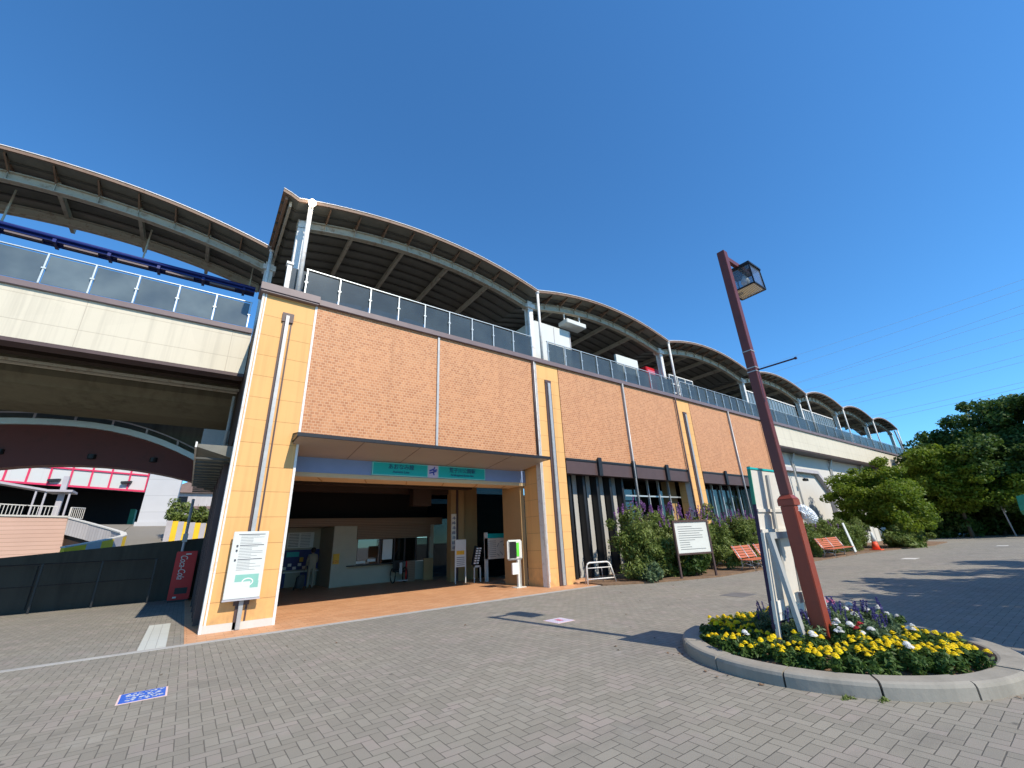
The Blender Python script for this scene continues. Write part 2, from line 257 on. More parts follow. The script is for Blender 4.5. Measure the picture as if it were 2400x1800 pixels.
# ------------------------------------------------------------------ mesh helpers
class MB:
    def __init__(s, loc=(0, 0, 0)): s.v = []; s.f = []; s.o = Vector(loc)
    def poly(s, pts):
        b = len(s.v); s.v += [tuple(Vector(p)-s.o) for p in pts]; s.f.append(tuple(range(b, b+len(pts))))
    def box(s, x0, x1, y0, y1, z0, z1):
        P = [(x0, y0, z0), (x1, y0, z0), (x1, y1, z0), (x0, y1, z0), (x0, y0, z1), (x1, y0, z1), (x1, y1, z1), (x0, y1, z1)]
        b = len(s.v); s.v += [tuple(Vector(p)-s.o) for p in P]
        s.f += [tuple(b+i for i in q) for q in ((0, 3, 2, 1), (4, 5, 6, 7), (0, 1, 5, 4), (1, 2, 6, 5), (2, 3, 7, 6), (3, 0, 4, 7))]
        return s
    def hexa(s, P):
        b = len(s.v); s.v += [tuple(Vector(p)-s.o) for p in P]
        s.f += [tuple(b+i for i in q) for q in ((0, 3, 2, 1), (4, 5, 6, 7), (0, 1, 5, 4), (1, 2, 6, 5), (2, 3, 7, 6), (3, 0, 4, 7))]
        return s
    def bar(s, a, b, w, h=None, up=(0, 0, 1)):
        a = Vector(a); b = Vector(b); h = h or w; d = (b-a).normalized(); up = Vector(up)
        if abs(d.dot(up)) > .98: up = Vector((0, 1, 0))
        x = d.cross(up).normalized()*w/2; y = x.cross(d).normalized()*h/2
        return s.hexa([a-x-y, a+x-y, a+x+y, a-x+y, b-x-y, b+x-y, b+x+y, b-x+y])
    def tube(s, pts, r, n=10, cap=True):
        pts = [Vector(p) for p in pts]; rr = r if isinstance(r, (list, tuple)) else [r]*len(pts); rings = []
        up = Vector((0, 0, 1))
        for i, p in enumerate(pts):
            d = (pts[min(i+1, len(pts)-1)]-pts[max(i-1, 0)]).normalized()
            u = up if abs(d.dot(up)) < .95 else Vector((0, 1, 0))
            x = d.cross(u).normalized(); y = x.cross(d)
            b = len(s.v); rings.append(b)
            for k in range(n):
                a = 2*PI*k/n; s.v.append(tuple(p+(x*math.cos(a)+y*math.sin(a))*rr[i]-s.o))
        for a, b in zip(rings, rings[1:]):
            for k in range(n): s.f.append((a+k, a+(k+1) % n, b+(k+1) % n, b+k))
        if cap: s.f.append(tuple(rings[0]+k for k in range(n))[::-1]); s.f.append(tuple(rings[-1]+k for k in range(n)))
        return s
    def lathe(s, c, prof, n=20):
        rings = []
        for r, z in prof:
            b = len(s.v); rings.append(b)
            for k in range(n): a = 2*PI*k/n; s.v.append(tuple(Vector(c)+Vector((r*math.cos(a), r*math.sin(a), z))-s.o))
        for a, b in zip(rings, rings[1:]):
            for k in range(n): s.f.append((a+k, a+(k+1) % n, b+(k+1) % n, b+k))
        s.f.append(tuple(rings[0]+k for k in range(n))[::-1]); s.f.append(tuple(rings[-1]+k for k in range(n)))
        return s
    def prism(s, prof, y0, y1, axis='y'):
        # prof: list of (a,b) polygon; extruded along axis; a,b -> (x,z) for y, (y,z) for x, (x,y) for z
        def P(a, b, t): return {'y': (a, t, b), 'x': (t, a, b), 'z': (a, b, t)}[axis]
        n = len(prof); b = len(s.v)
        s.v += [tuple(Vector(P(a, c, y0))-s.o) for a, c in prof]+[tuple(Vector(P(a, c, y1))-s.o) for a, c in prof]
        s.f.append(tuple(b+i for i in range(n))); s.f.append(tuple(b+n+i for i in range(n))[::-1])
        for i in range(n): s.f.append((b+i, b+n+i, b+n+(i+1) % n, b+(i+1) % n))
        return s
    def strip(s, top, bot, y0, y1):
        # closed band between two polylines (x,z) of equal length, extruded y0..y1, quads only
        n = len(top)
        for i in range(n-1):
            (a, za), (b, zb) = top[i], top[i+1]; (c, zc), (d, zd) = bot[i], bot[i+1]
            s.poly([(c, y0, zc), (d, y0, zd), (b, y0, zb), (a, y0, za)]); s.poly([(a, y1, za), (b, y1, zb), (d, y1, zd), (c, y1, zc)])
            s.poly([(a, y0, za), (b, y0, zb), (b, y1, zb), (a, y1, za)]); s.poly([(c, y1, zc), (d, y1, zd), (d, y0, zd), (c, y0, zc)])
        for i in (0, -1):
            (a, za), (c, zc) = top[i], bot[i]; s.poly([(a, y0, za), (a, y1, za), (c, y1, zc), (c, y0, zc)])
        return s
    def build(s, name, mat, parent=None, bevel=0., smooth=False, fix=True):
        me = bpy.data.meshes.new(name); me.from_pydata(s.v, [], s.f)
        if fix:
            bm = bmesh.new(); bm.from_mesh(me)
            if bevel: bmesh.ops.remove_doubles(bm, verts=bm.verts, dist=1e-5)
            bmesh.ops.recalc_face_normals(bm, faces=bm.faces)
            if bevel: bmesh.ops.bevel(bm, geom=[e for e in bm.edges if len(e.link_faces) == 2 and e.calc_face_angle(0) > .5], offset=bevel, segments=2, affect='EDGES', clamp_overlap=True)
            bm.to_mesh(me); bm.free()
        if smooth: me.polygons.foreach_set('use_smooth', [True]*len(me.polygons))
        me.materials.append(M[mat] if isinstance(mat, str) else mat)
        o = bpy.data.objects.new(name, me); C.objects.link(o)
        if parent is not None: o.parent = parent
        else: o.location = s.o
        if parent is not None: o.location = s.o-Vector(parent.get('_b', (0, 0, 0)))
        return o
def tag(o, label=None, cat=None, group=None, kind=None):
    if label: o['label'] = label
    if cat: o['category'] = cat
    if group: o['group'] = group
    if kind: o['kind'] = kind
    return o
def thing(name, label, cat, loc=(0, 0, 0), group=None, rz=0.):
    o = bpy.data.objects.new(name, None); C.objects.link(o); o.location = loc; o.rotation_euler = (0, 0, rz); o.empty_display_size = .2
    return tag(o, label, cat, group)
# parts of a thing are modelled in the thing's local coordinates
def copy_tree(o, parent=None):
    c = o.copy(); C.objects.link(c)
    if parent is not None: c.parent = parent
    for ch in list(o.children): copy_tree(ch, c)
    return c
def text_part(s, size, mat, parent, loc, rot=(PI/2, 0, 0), name='lettering', ext=.004, sx=1., shear=0., align='CENTER', bold=0.):
    cu = bpy.data.curves.new(name, 'FONT'); cu.body = s; cu.size = size; cu.align_x = align; cu.align_y = 'CENTER'; cu.extrude = ext; cu.shear = shear; cu.offset = bold
    tmp = bpy.data.objects.new('tmp', cu); C.objects.link(tmp)
    dg = bpy.context.evaluated_depsgraph_get(); me = bpy.data.meshes.new_from_object(tmp.evaluated_get(dg))
    bpy.data.objects.remove(tmp); me.materials.clear(); me.materials.append(M[mat])
    o = bpy.data.objects.new(name, me); C.objects.link(o); o.parent = parent; o.location = loc; o.rotation_euler = rot; o.scale = (sx, 1, 1); return o

def leaves(name, mat, parent, clumps, per, leaf, spread, flat=.0, aspect=1.8, seed=0, up=.3):
    r = np.random.default_rng(seed); cl = np.array(clumps, float); n = len(cl)*per
    c = np.repeat(cl[:, :3], per, 0); sp = np.repeat(cl[:, 3] if cl.shape[1] > 3 else np.full(len(cl), spread), per)
    d = r.normal(size=(n, 3)); d /= np.linalg.norm(d, axis=1)[:, None]
    rad = r.random(n)**.45; off = d*(rad*sp)[:, None]; off[:, 2] *= (1-flat)
    p = c+off
    nrm = d*.6+r.normal(size=(n, 3))*.6; nrm[:, 2] += up; nrm /= np.linalg.norm(nrm, axis=1)[:, None]
    t = np.cross(nrm, r.normal(size=(n, 3))); t /= np.linalg.norm(t, axis=1)[:, None]; b = np.cross(nrm, t)
    s = leaf*(.6+.8*r.random(n)); L = (t*(s*aspect/2)[:, None]); Wd = (b*(s/2)[:, None])
    bend = nrm*(s*.12)[:, None]
    v = np.stack([p-L-bend, p+Wd, p+L-bend, p-Wd], 1).reshape(-1, 3)
    me = bpy.data.meshes.new(name); me.vertices.add(4*n); me.vertices.foreach_set('co', v.astype(np.float32).ravel())
    me.loops.add(4*n); me.loops.foreach_set('vertex_index', np.arange(4*n, dtype=np.int32)); me.polygons.add(n)
    me.polygons.foreach_set('loop_start', np.arange(0, 4*n, 4, dtype=np.int32)); me.update(calc_edges=True); me.validate()
    me.materials.append(M[mat]); o = bpy.data.objects.new(name, me); C.objects.link(o); o.parent = parent; return o

# ------------------------------------------------------------------ the setting: ground
def sheet(name, pts, z, mat, kind='structure'):
    m = MB(); m.poly([(x, y, z) for x, y in pts]); o = m.build(name, mat); return tag(o, kind=kind)
sheet('ground', [(-400, -400), (900, -400), (900, 900), (-400, 900)], 0, 'pave')
m = MB(); m.box(.26, 11.3, 10.74, 26, -.2, .012); tag(m.build('tile_floor', 'terracotta'), kind='structure')
m = MB(); m.box(-30, 11.6, 10.58, 10.74, -.2, .008); tag(m.build('kerb_strip', 'kerbline'), kind='structure')
m = MB(); m.box(-.40, 0.0, 10.76, 14.2, -.1, .010); tag(m.build('drain_grating', 'tactile'), 'pale ribbed drain grating set in the paving left of the entrance pillar', 'drain cover')
# long planting strip on the right
m = MB(); bedpts = [(11.4, 11.9), (11.2, 10.5), (12.4, 9.7), (13.5, 9.3), (15.3, 8.75), (18, 8.75), (24, 8.7), (29.5, 8.7), (33, 8.3), (39, 7.4), (44, 7.6), (48, 11), (48, 12.3), (30, 12.0)]
m.prism(bedpts, -.1, .05, 'z'); tag(m.build('planting_strip', 'soil'), kind='structure')

# ------------------------------------------------------------------ station building
D = 11.63
st = thing('station_building', 'elevated station with salmon tiled upper wall, ochre pillars and an open entrance hall', 'station')
BR = [(1.83, 9.72), (11.11, 19.32), (20.56, 28.77)]
for i, (a, b) in enumerate(BR):
    m = MB(); m.box(a, b, D, D+.4, 4.36 if i else 4.25, 8.09); w = m.build('brick_wall', 'brick', st)
    m = MB(); xj = (5.69, 15.05, 24.5)[i]; m.box(xj-.035, xj+.035, D-.05, D-.002, 4.36 if i else 4.25, 8.08); m.build('joint_strip', 'steel', w)
m = MB(); m.box(9.6, 29, 12.4, 20.5, 4.4, 8.0); m.box(.52, 9.6, 12.1, 20.5, 4.4, 8.0); m.build('upper_storey', 'darkbrownwall', st)
# pillars
PIL = [(.50, 1.83), (9.87, 11.11), (19.32, 20.56), (28.77, 30.02)]
for i, (a, b) in enumerate(PIL):
    m = MB(); y1 = 12.75 if i < 2 else 12.3
    m.box(a+.03, b-.03, D+.002, y1, 0.0, 8.08); p = m.build('pillar', 'pillar', st)
    c = (a+b)/2
    if i == 0:
        m = MB(); m.box(c-.115, c-.062, D-.03, D-.001, .02, 7.42); m.box(c+.075, c+.11, D-.012, D+.0, .02, 7.4); m.box(c-.15, c+.13, D-.05, D-.001, 7.35, 7.62); m.box(c-.16, c+.13, D-.05, D-.001, .48, .64); m.build('recess_groove', 'brown', p)  # right bar and low block: strip's and board's shadows modelled as brown strips
        m = MB(); m.box(c-.062, c+.02, D-.11, D-.03, .02, 7.52); m.build('steel_strip', 'steel', p, .006)
        m = MB(); m.box(a+.03, b-.03, D-.03, D, 0.0, .16); m.build('plinth', 'whitewall', p)
    else:
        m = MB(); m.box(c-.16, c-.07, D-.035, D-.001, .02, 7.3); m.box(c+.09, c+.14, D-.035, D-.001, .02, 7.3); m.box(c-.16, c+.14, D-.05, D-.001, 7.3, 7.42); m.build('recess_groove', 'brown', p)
        m = MB(); m.box(c-.06, c+.07, D-.09, D-.03, .02, 7.3); m.build('steel_strip', 'steel', p, .006)
    m = MB(); m.box(a-.02 if i == 0 else a+.005, a+.03, D-.02, D+.3, 0.0, 8.08); m.box(a+.05, a+.085 if i == 0 else a+.065, D-.018, D-.001, 0.16, 8.08); m.build('edge_trim', 'white', p)
    if i == 0:
        m = MB(); m.box(b-.03, b+.025, D-.02, D+.3, 0.0, 8.08); m.build('edge_trim', 'white', p)
for x, z0, r_, mt in ((9.80, .0, .022, 'white'), (9.71, 4.4, .022, 'brown')):
    m = MB(); m.tube([(x, D-.05, z0), (x, D-.05, 8.1)], r_, 10); m.build('downpipe', mt, st, smooth=True)
for x in (15.05, 24.5, 19.2, 28.66):
    m = MB(); m.tube([(x, D-.09, 0), (x, D-.09, 8.1)], .04, 10); m.build('downpipe', 'steel' if x in (15.05, 24.5) else 'brown', st, smooth=True)
# coping
m = MB(); m.box(1.86, 30.1, D-.1, D+.35, 8.09, 8.27); m.build('coping', 'cornice', st, .01)
m = MB(); m.box(.40, 1.88, D-.16, D+.5, 8.11, 8.33); m.box(.42, 1.86, D-.13, D+.4, 8.06, 8.11); m.build('pillar_cap', 'cornice', st, .01)
# side wall facing the passage on the left
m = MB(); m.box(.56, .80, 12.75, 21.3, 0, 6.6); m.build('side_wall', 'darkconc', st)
m = MB()
for y in (13.1, 13.9, 14.7, 16.2, 17.8): m.box(.40, .56, y, y+.1, 0, 3.9)
m.build('side_mullion', 'brown', st)
m = MB(); m.prism([(-.22, 4.02), (.55, 4.02), (.55, 3.72), (-.22, 3.95)], 12.35, 20.0); sc_ = m.build('side_canopy', 'soffit', st)
m = MB(); m.box(-.26, -.222, 12.3, 20.0, 3.93, 4.06); m.build('canopy_edge', 'white', sc_)
for k in range(14): m = MB(); m.box(-.2, .5, 12.5+k*.55, 12.56+k*.55, 3.69, 3.735); m.build('canopy_rib', 'rib', sc_)
# front canopy above the entrance
m = MB(); m.prism([(10.98, 4.18), (D, 4.30), (D, 4.12), (12.6, 3.96), (12.6, 3.93), (10.98, 4.12)], 1.72, 9.68, 'x'); cn = m.build('entrance_canopy', 'canopyunder', st)
m = MB(); m.box(1.68, 9.74, 10.93, 10.98, 4.11, 4.20); m.prism([(10.98, 4.19), (D, 4.31), (D, 4.325), (10.98, 4.205)], 1.68, 9.74, 'x'); m.box(1.68, 1.72, 10.98, D, 4.1, 4.19); m.box(9.68, 9.74, 10.98, D, 4.1, 4.19); m.build('canopy_edge', 'blackmetal', cn)
m = MB()
for x in (3.3, 4.9, 6.5, 8.1): m.hexa([(x, 11.0, 4.112), (x+.012, 11.0, 4.112), (x+.012, 12.55, 3.93), (x, 12.55, 3.93), (x, 11.0, 4.125), (x+.012, 11.0, 4.125), (x+.012, 12.55, 3.945), (x, 12.55, 3.945)])
m.build('panel_joint', 'brown', cn)
m = MB(); m.box(1.83, 9.87, 12.6, 12.75, 3.52, 3.96); m.build('blue_band', 'blueband', st)
m = MB(); m.box(1.83, 9.87, 12.62, 13.5, 3.40, 3.518); m.build('lintel_soffit', 'beamcream', st)
m = MB()
for x in (2.6, 3.9, 5.2, 6.5, 7.8, 9.0): m.hexa([(x, 12.7, 3.385), (x+.03, 12.7, 3.385), (x+.33, 13.45, 3.385), (x+.3, 13.45, 3.385), (x, 12.7, 3.399), (x+.03, 12.7, 3.399), (x+.33, 13.45, 3.399), (x+.3, 13.45, 3.399)])
m.build('soffit_joint', 'inner', st)
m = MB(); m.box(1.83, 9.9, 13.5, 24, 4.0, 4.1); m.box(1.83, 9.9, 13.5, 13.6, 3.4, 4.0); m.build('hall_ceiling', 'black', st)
m = MB()
for y in (15.2, 17.2): m.box(1.83, 9.1, y, y+.35, 3.55, 4.0)
m.box(7.1, 7.9, 16.5, 16.9, 3.0, 3.99); m.build('ceiling_beam', 'darkbrownwall', st)
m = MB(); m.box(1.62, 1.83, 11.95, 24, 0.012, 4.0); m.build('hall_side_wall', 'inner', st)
# hall back: ticket alcove and office counter
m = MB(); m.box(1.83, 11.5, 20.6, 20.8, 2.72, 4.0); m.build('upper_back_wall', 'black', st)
m = MB(); m.box(1.83, 5.5, 22.0, 22.2, .012, 3.2); tw = m.build('back_wall', 'creamwall', st)
m = MB(); m.box(1.9, 2.9, 21.9, 21.99, .02, 1.55); m.box(4.95, 5.45, 21.9, 21.99, .02, 2.4); m.box(3.3, 4.95, 21.93, 21.99, .7, 1.52); m.box(3.3, 3.65, 21.9, 21.99, .02, .6); m.box(4.25, 4.6, 21.9, 21.99, .02, .6); m.build('navy_panel', 'bluepanel', tw)
m = MB(); m.box(3.0, 5.45, 21.7, 21.9, .60, .64); m.box(3.55, 4.65, 21.93, 21.98, 1.6, 2.26); m.box(4.98, 5.3, 21.84, 21.89, .85, 1.5)
for k in range(9): m.box(3.1+k*.2, 3.24+k*.2, 21.88, 21.92, .72+.13*(k % 2), .84+.13*(k % 2))
m.build('fare_chart', 'paper', tw)
m = MB()
for k in range(9): m.box(3.62, 4.02, 21.92, 21.93, 1.66+k*.065, 1.68+k*.065); m.box(4.1, 4.5, 21.92, 21.93, 1.66+k*.065, 1.675+k*.065)
m.build('printed_line', 'ink', tw)
m = MB(); m.box(3.6, 4.1, 21.87, 21.92, 1.24, 1.44); m.build('poster', 'teal', tw)
m = MB(); m.box(4.15, 4.3, 21.87, 21.92, 1.02, 1.2); m.build('poster', 'orangepaint', tw)
m = MB(); m.box(1.83, 10.0, 19.62, 20.6, 2.40, 2.72); m.build('shutter_box', 'woodshutter', st)
m = MB(); m.box(4.95, 5.28, 19.65, 22, .012, 2.4); m.box(5.28, 6.0, 19.8, 20.0, .012, 2.4); m.box(6.0, 9.5, 19.8, 20.0, .012, .80); m.box(9.42, 9.62, 19.75, 20.0, .012, 2.4); of = m.build('ticket_office', 'creamwall', st)
m = MB(); m.box(5.95, 9.45, 19.75, 19.95, 1.84, 2.40); m.build('roller_shutter', 'woodshutter', of)
m = MB(); m.box(5.6, 8.0, 19.45, 19.8, .76, .80); m.build('counter_top', 'blackmetal', of, .006)
m = MB(); m.box(6.0, 9.45, 19.9, 19.92, .81, 1.83); m.build('window_pane', 'darkglass', of)
m = MB()
for x in (6.0, 7.05, 7.7, 8.2, 8.75, 9.4): m.box(x, x+.04, 19.85, 19.9, .81, 1.83)
m.build('window_frame', 'brown', of)
m = MB(); m.box(7.15, 7.6, 19.83, 19.84, .95, 1.8); m.box(6.5, 6.85, 19.83, 19.84, .9, 1.0); m.box(6.0, 6.4, 19.83, 19.84, .85, .95); m.build('notice', 'paper', of)
m = MB(); m.box(6, 9.4, 21.2, 21.3, 0.02, 2.7); m.build('office_back', 'leafback' if 'leafback' in M else 'creamwall', of)
m = MB(); m.box(4.99, 5.24, 19.60, 19.645, .9, 1.3); yb = m.build('yellow_sign', 'orangepaint', of)
text_part('121', .16, 'red', yb, (5.115, 19.595, .99))
# right-hand inner walls of the hall
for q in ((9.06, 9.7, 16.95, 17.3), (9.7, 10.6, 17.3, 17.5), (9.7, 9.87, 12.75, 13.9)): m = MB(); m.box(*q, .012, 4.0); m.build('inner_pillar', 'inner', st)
m = MB(); m.box(10.6, 12.4, 17.35, 17.4, .012, 4.0); m.box(9.62, 16, 20.4, 20.5, .012, 4.0); m.build('dark_window', 'darkglass', st)
m = MB(); m.box(9.3, 9.4, 16.90, 16.945, .012, 4.0); m.build('brown_post', 'brown', st)
m = MB(); m.box(9.07, 9.32, 16.91, 16.948, 1.2, 2.7); vs = m.build('vertical_sign', 'mapbeige', st)
m = MB()
for k in range(7):
    z = 1.3+k*.2
    m.box(9.11, 9.28, 16.9, 16.91, z, z+.02); m.box(9.13, 9.26, 16.9, 16.91, z+.05, z+.065); m.box(9.19, 9.21, 16.9, 16.91, z-.04, z+.1)
    if k % 2: m.box(9.12, 9.14, 16.9, 16.91, z-.03, z+.08)
m.build('sign_character', 'navy', vs)
# glazed frontage right of the entrance
m = MB(); m.box(11.11, 19.32, D-.02, D+.3, 3.80, 4.36); m.box(20.56, 28.77, D-.02, D+.3, 3.80, 4.36); m.build('brown_fascia', 'brown', st)
m = MB(); m.box(11.11, 19.32, D-.05, D-.02, 4.30, 4.38); m.box(20.56, 28.77, D-.05, D-.02, 4.30, 4.38)
for x in (12.9, 15.05, 17.45, 22.7, 26.9): m.box(x-.1, x+.1, D-.12, D-.05, 3.78, 4.5)
m.build('fascia_bracket', 'blackmetal', st)
m = MB(); m.box(11.11, 19.32, 13.3, 13.33, 0.1, 3.95); m.box(20.56, 28.77, 12.6, 12.63, 0.1, 3.95); m.build('dark_glazing', 'darkglass', st)
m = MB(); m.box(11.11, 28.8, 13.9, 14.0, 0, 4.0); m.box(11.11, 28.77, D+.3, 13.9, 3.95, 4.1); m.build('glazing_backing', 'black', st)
for k in range(5):
    x = 11.2+k*.78
    m = MB(); m.box(x+.04, x+.26, 12.32, 12.36, .1, 3.9); m.build('pale_panel', 'curtain', st)
    m = MB(); m.box(x+.30, x+.42, 12.0, 12.7, .02, 3.9); m.build('fin', 'blackmetal', st)
for x in (15.9, 16.7, 17.5, 18.3): m = MB(); m.box(x, x+.05, 12.2, 12.3, .1, 3.9); m.build('mullion', 'steel', st)
for x in [21.3+k*.93 for k in range(8)]: m = MB(); m.box(x, x+.06, 12.2, 12.3, .1, 3.9); m.build('mullion', 'rail', st)
m = MB(); m.box(15.1, 19.3, 12.25, 12.29, 3.1, 3.16); m.build('transom', 'rail', st)
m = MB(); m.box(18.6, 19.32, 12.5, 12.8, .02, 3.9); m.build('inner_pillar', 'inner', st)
m = MB(); m.box(11.11, 28.8, D+.1, 12.3, 0, .1); m.build('plinth', 'terracotta', st)

# station name signs
def wall_sign(x0, x1, jp, en, label):
    s = thing('station_sign', label, 'sign', ((x0+x1)/2, 12.57, 3.735)); w = (x1-x0)/2
    m = MB(); m.box(-w, w, -.03, .03, -.205, .185); m.build('sign_edge', 'tealpale', s)
    m = MB(); m.box(-w+.03, w-.03, -.036, -.030, -.18, .16); m.build('sign_face', 'teal', s)
    text_part(jp, .17, 'navy', s, (0, -.041, .055)); text_part(en, .105, 'navy', s, (0, -.041, -.09)); return s
wall_sign(4.06, 5.86, 'あおなみ線', 'Aonami Line', 'wide teal sign reading the line name, left of the logo above the entrance')
wall_sign(6.22, 8.04, '荒子川公園駅', 'Arakogawa-koen Sta.', 'wide teal sign with the station name, right of the logo above the entrance')
s = thing('logo_sign', 'small lavender square with a blue crossed-stroke emblem between the two teal signs', 'sign', (6.04, 12.57, 3.735))
m = MB(); m.box(-.175, .175, -.03, .03, -.205, .185); m.build('sign_face', 'lav', s)
m = MB()
for (a, b, w) in (((-.13, .0), (.02, .06), .05), ((.02, .06), (.06, .13), .04), ((-.13, -.07), (.12, .0), .045), ((.0, .02), (.14, .05), .04), ((.0, -.03), (.04, -.13), .045)):
    m.bar((a[0], -.034, a[1]), (b[0], -.034, b[1]), w, .006, up=(0, 1, 0))
m.build('emblem', 'logoblue', s)

# guide board mounted on the entrance pillar
s = thing('guide_board', 'tall white information board fixed on the ochre entrance pillar', 'notice board', (1.12, 11.44, .62))
m = MB(); m.box(-.335, .335, -.02, .05, 0, 1.35); m.build('board', 'whiteclean', s, .008)
m = MB(); m.box(-.345, .345, -.03, .052, -.035, -.002); m.build('lower_edge', 'greypaint', s)
m = MB(); m.box(-.1, .1, .05, .155, .1, 1.2); m.build('bracket', 'brown', s)
m = MB(); zz = 1.29
for k in range(26):
    if k in (7, 10, 16): m.lathe((-.235, -.0215, zz-.01), [(.0, -.018), (.018, -.018), (.018, .018), (.0, .018)], 8)
    w0 = -.19; w1 = random.choice([.05, .16, .22, .26]); 
    if k in (0, 7, 16): m.box(w0-.05*(k == 0), .27, -.0215, -.02, zz-.012, zz+.004)
    else: m.box(w0, w1, -.0215, -.02, zz-.004, zz+.002)
    zz -= .032 if k < 18 else .03
    if zz < .55: break
m.build('printed_line', 'ink', s)
m = MB(); m.box(-.18, .26, -.0215, -.02, .33, .47); m.box(.12, .27, -.0215, -.02, .20, .33); m.build('printed_map', 'mint', s)
m = MB()
for k in range(16):
    a = k*PI/8; m.bar((.06+.1*math.cos(a), -.0235, .32+.07*math.sin(a)), (.06+.1*math.cos(a+.4), -.0235, .32+.07*math.sin(a+.4)), .02, .002, up=(0, 1, 0))
m.build('map_route', 'paper', s)

# ------------------------------------------------------------------ viaduct decks
vd = thing('viaduct', 'raised railway deck with cream fascia over the passage left of the pillar', 'viaduct', (0, 14.5, 0))
def vb(x0, x1, y0, y1, z0, z1, name, mat, par, bev=0): m = MB(); m.box(x0, x1, y0-14.5, y1-14.5, z0, z1); return m.build(name, mat, par, bev)
fs = vb(-14, .50, 14.5, 14.75, 6.70, 8.09, 'fascia', 'cream', vd)
vb(-14, .5, 14.42, 14.8, 8.09, 8.26, 'coping', 'cornice', fs, .01)
vb(-14, .5, 14.46, 14.9, 6.60, 6.70, 'lower_lip', 'brown', fs)
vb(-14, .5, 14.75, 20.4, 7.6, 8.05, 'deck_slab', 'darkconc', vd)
vb(-14, .5, 15.3, 15.5, 6.9, 7.6, 'edge_girder', 'concrete', vd); vb(-14, .5, 16.4, 16.7, 7.0, 7.6, 'inner_girder', 'darkbrownwall', vd)
m = MB(); m.prism([(17.4-14.5, 7.6), (17.4-14.5, 6.72), (17.6-14.5, 6.46), (18.9-14.5, 6.22), (20.2-14.5, 6.22), (20.2-14.5, 7.6)], -14, .56, 'x'); m.build('box_girder', 'concrete', vd)
vb(-14, .56, 21.35, 22.0, 5.25, 7.9, 'rear_girder', 'concrete', vd)
m = MB(); m.box(-14, .5, 1.3, 1.36, 6.55, 6.62); m.tube([(-14, 2.6, 6.9), (.5, 2.6, 6.9)], .06, 8); m.build('service_pipe', 'cream_steel', vd)
m = MB(); m.box(-.22, .5, 2.2, 2.35, 4.7, 5.4); m.tube([(.42, 1.8, 6.5), (.42, 1.8, 5.3), (.42, 2.2, 4.9), (.42, 2.2, 4.1)], .05, 8); m.build('junction_box', 'greywood', vd)
vr = thing('viaduct', 'long cream fronted railway deck with arched white walls right of the tiled wall', 'viaduct', (30, D, 0))
def rb(x0, x1, y0, y1, z0, z1, name, mat, par, bev=0): m = MB(); m.box(x0-30, x1-30, y0-D, y1-D, z0, z1); return m.build(name, mat, par, bev)
rb(30.02, 68, D+.02, D+.25, 6.67, 8.09, 'fascia', 'cream', vr); rb(30.1, 68.1, D-.08, D+.3, 8.09, 8.27, 'coping', 'cornice', vr)
rb(30.0, 68, D+.25, 20.5, 7.3, 8.05, 'deck_slab', 'darkconc', vr); rb(30, 68, D+.05, D+1, 6.58, 6.67, 'lower_lip', 'brown', vr)
# arched wall under the right deck
def chamfer_arch(x0, x1, zt, top, y0, y1, c=1.6, wid=.55):
    a0, a1 = x0, x1
    pts_o = [(a0, 0), (a0, zt-c), (a0+c*1.2, zt), (a1-c*1.2, zt), (a1, zt-c), (a1, 0)]
    return pts_o
xs_ = [(30.6, 40.9), (42.3, 52.6), (54, 64.3)]
m = MB(); y0, y1 = 12.6-D, 13.1-D
edge = 30.02
for (a, b) in xs_:
    o = chamfer_arch(a, b, 5.55, 6.6, y0, y1); T = 7.3
    m.box(edge-30, a-30, y0, y1, 0, T)
    pp = [(a-30, T), (b-30, T)]
    prof = [(a-30, T), (a-30, o[1][1]), (o[2][0]-30, o[2][1]), (o[3][0]-30, o[3][1]), (b-30, o[4][1]), (b-30, T)]
    m.prism(prof, y0, y1); edge = b
m.box(edge-30, 68-30, y0, y1, 0, 7.3); m.build('arched_wall', 'whitewall', vr)
m = MB(); m.box(0.02, 38, 12.9-D, 13.05-D, 0, 5.58); m.build('recessed_wall', 'whitewall', vr)
for (a, b) in xs_:
    o = chamfer_arch(a, b, 5.55, 6.6, y0, y1); m = MB(); P = [(a-30, 0), (a-30, o[1][1]), (o[2][0]-30, 5.55), (o[3][0]-30, 5.55), (b-30, o[4][1]), (b-30, 0)]
    I = [(a-30+.22, 0), (a-30+.22, o[1][1]-.1), (o[2][0]-30+.1, 5.3), (o[3][0]-30-.1, 5.3), (b-30-.22, o[4][1]-.1), (b-30-.22, 0)]
    m.strip(P, I, y0-.04, y1); m.build('arch_rim', 'greypaint', vr)  # grey band puts the shading of the arch outline into colour
for x in (34.4, 41.6, 49.0, 53.3, 60):
    m = MB(); m.tube([(x-30, .9, 0), (x-30, .9, 5.9), (x-30, .6, 6.55)], .07, 8); m.tube([(x-29.7, .9, 5.2), (x-29.7, .9, 6.6)], .04, 8); m.build('downpipe', 'whitewall', vr, smooth=True)
cf = thing('security_camera', 'grey camera on a short arm under the arch right of the lamp post', 'camera', (35.2, 12.3, 4.66))
m = MB(); m.box(-.12, .4, -.1, .12, -.08, .1); m.build('housing', 'blackmetal', cf, .02); m = MB(); m.bar((.1, 0, .1), (.1, .3, .35), .05); m.build('arm', 'steel', cf)

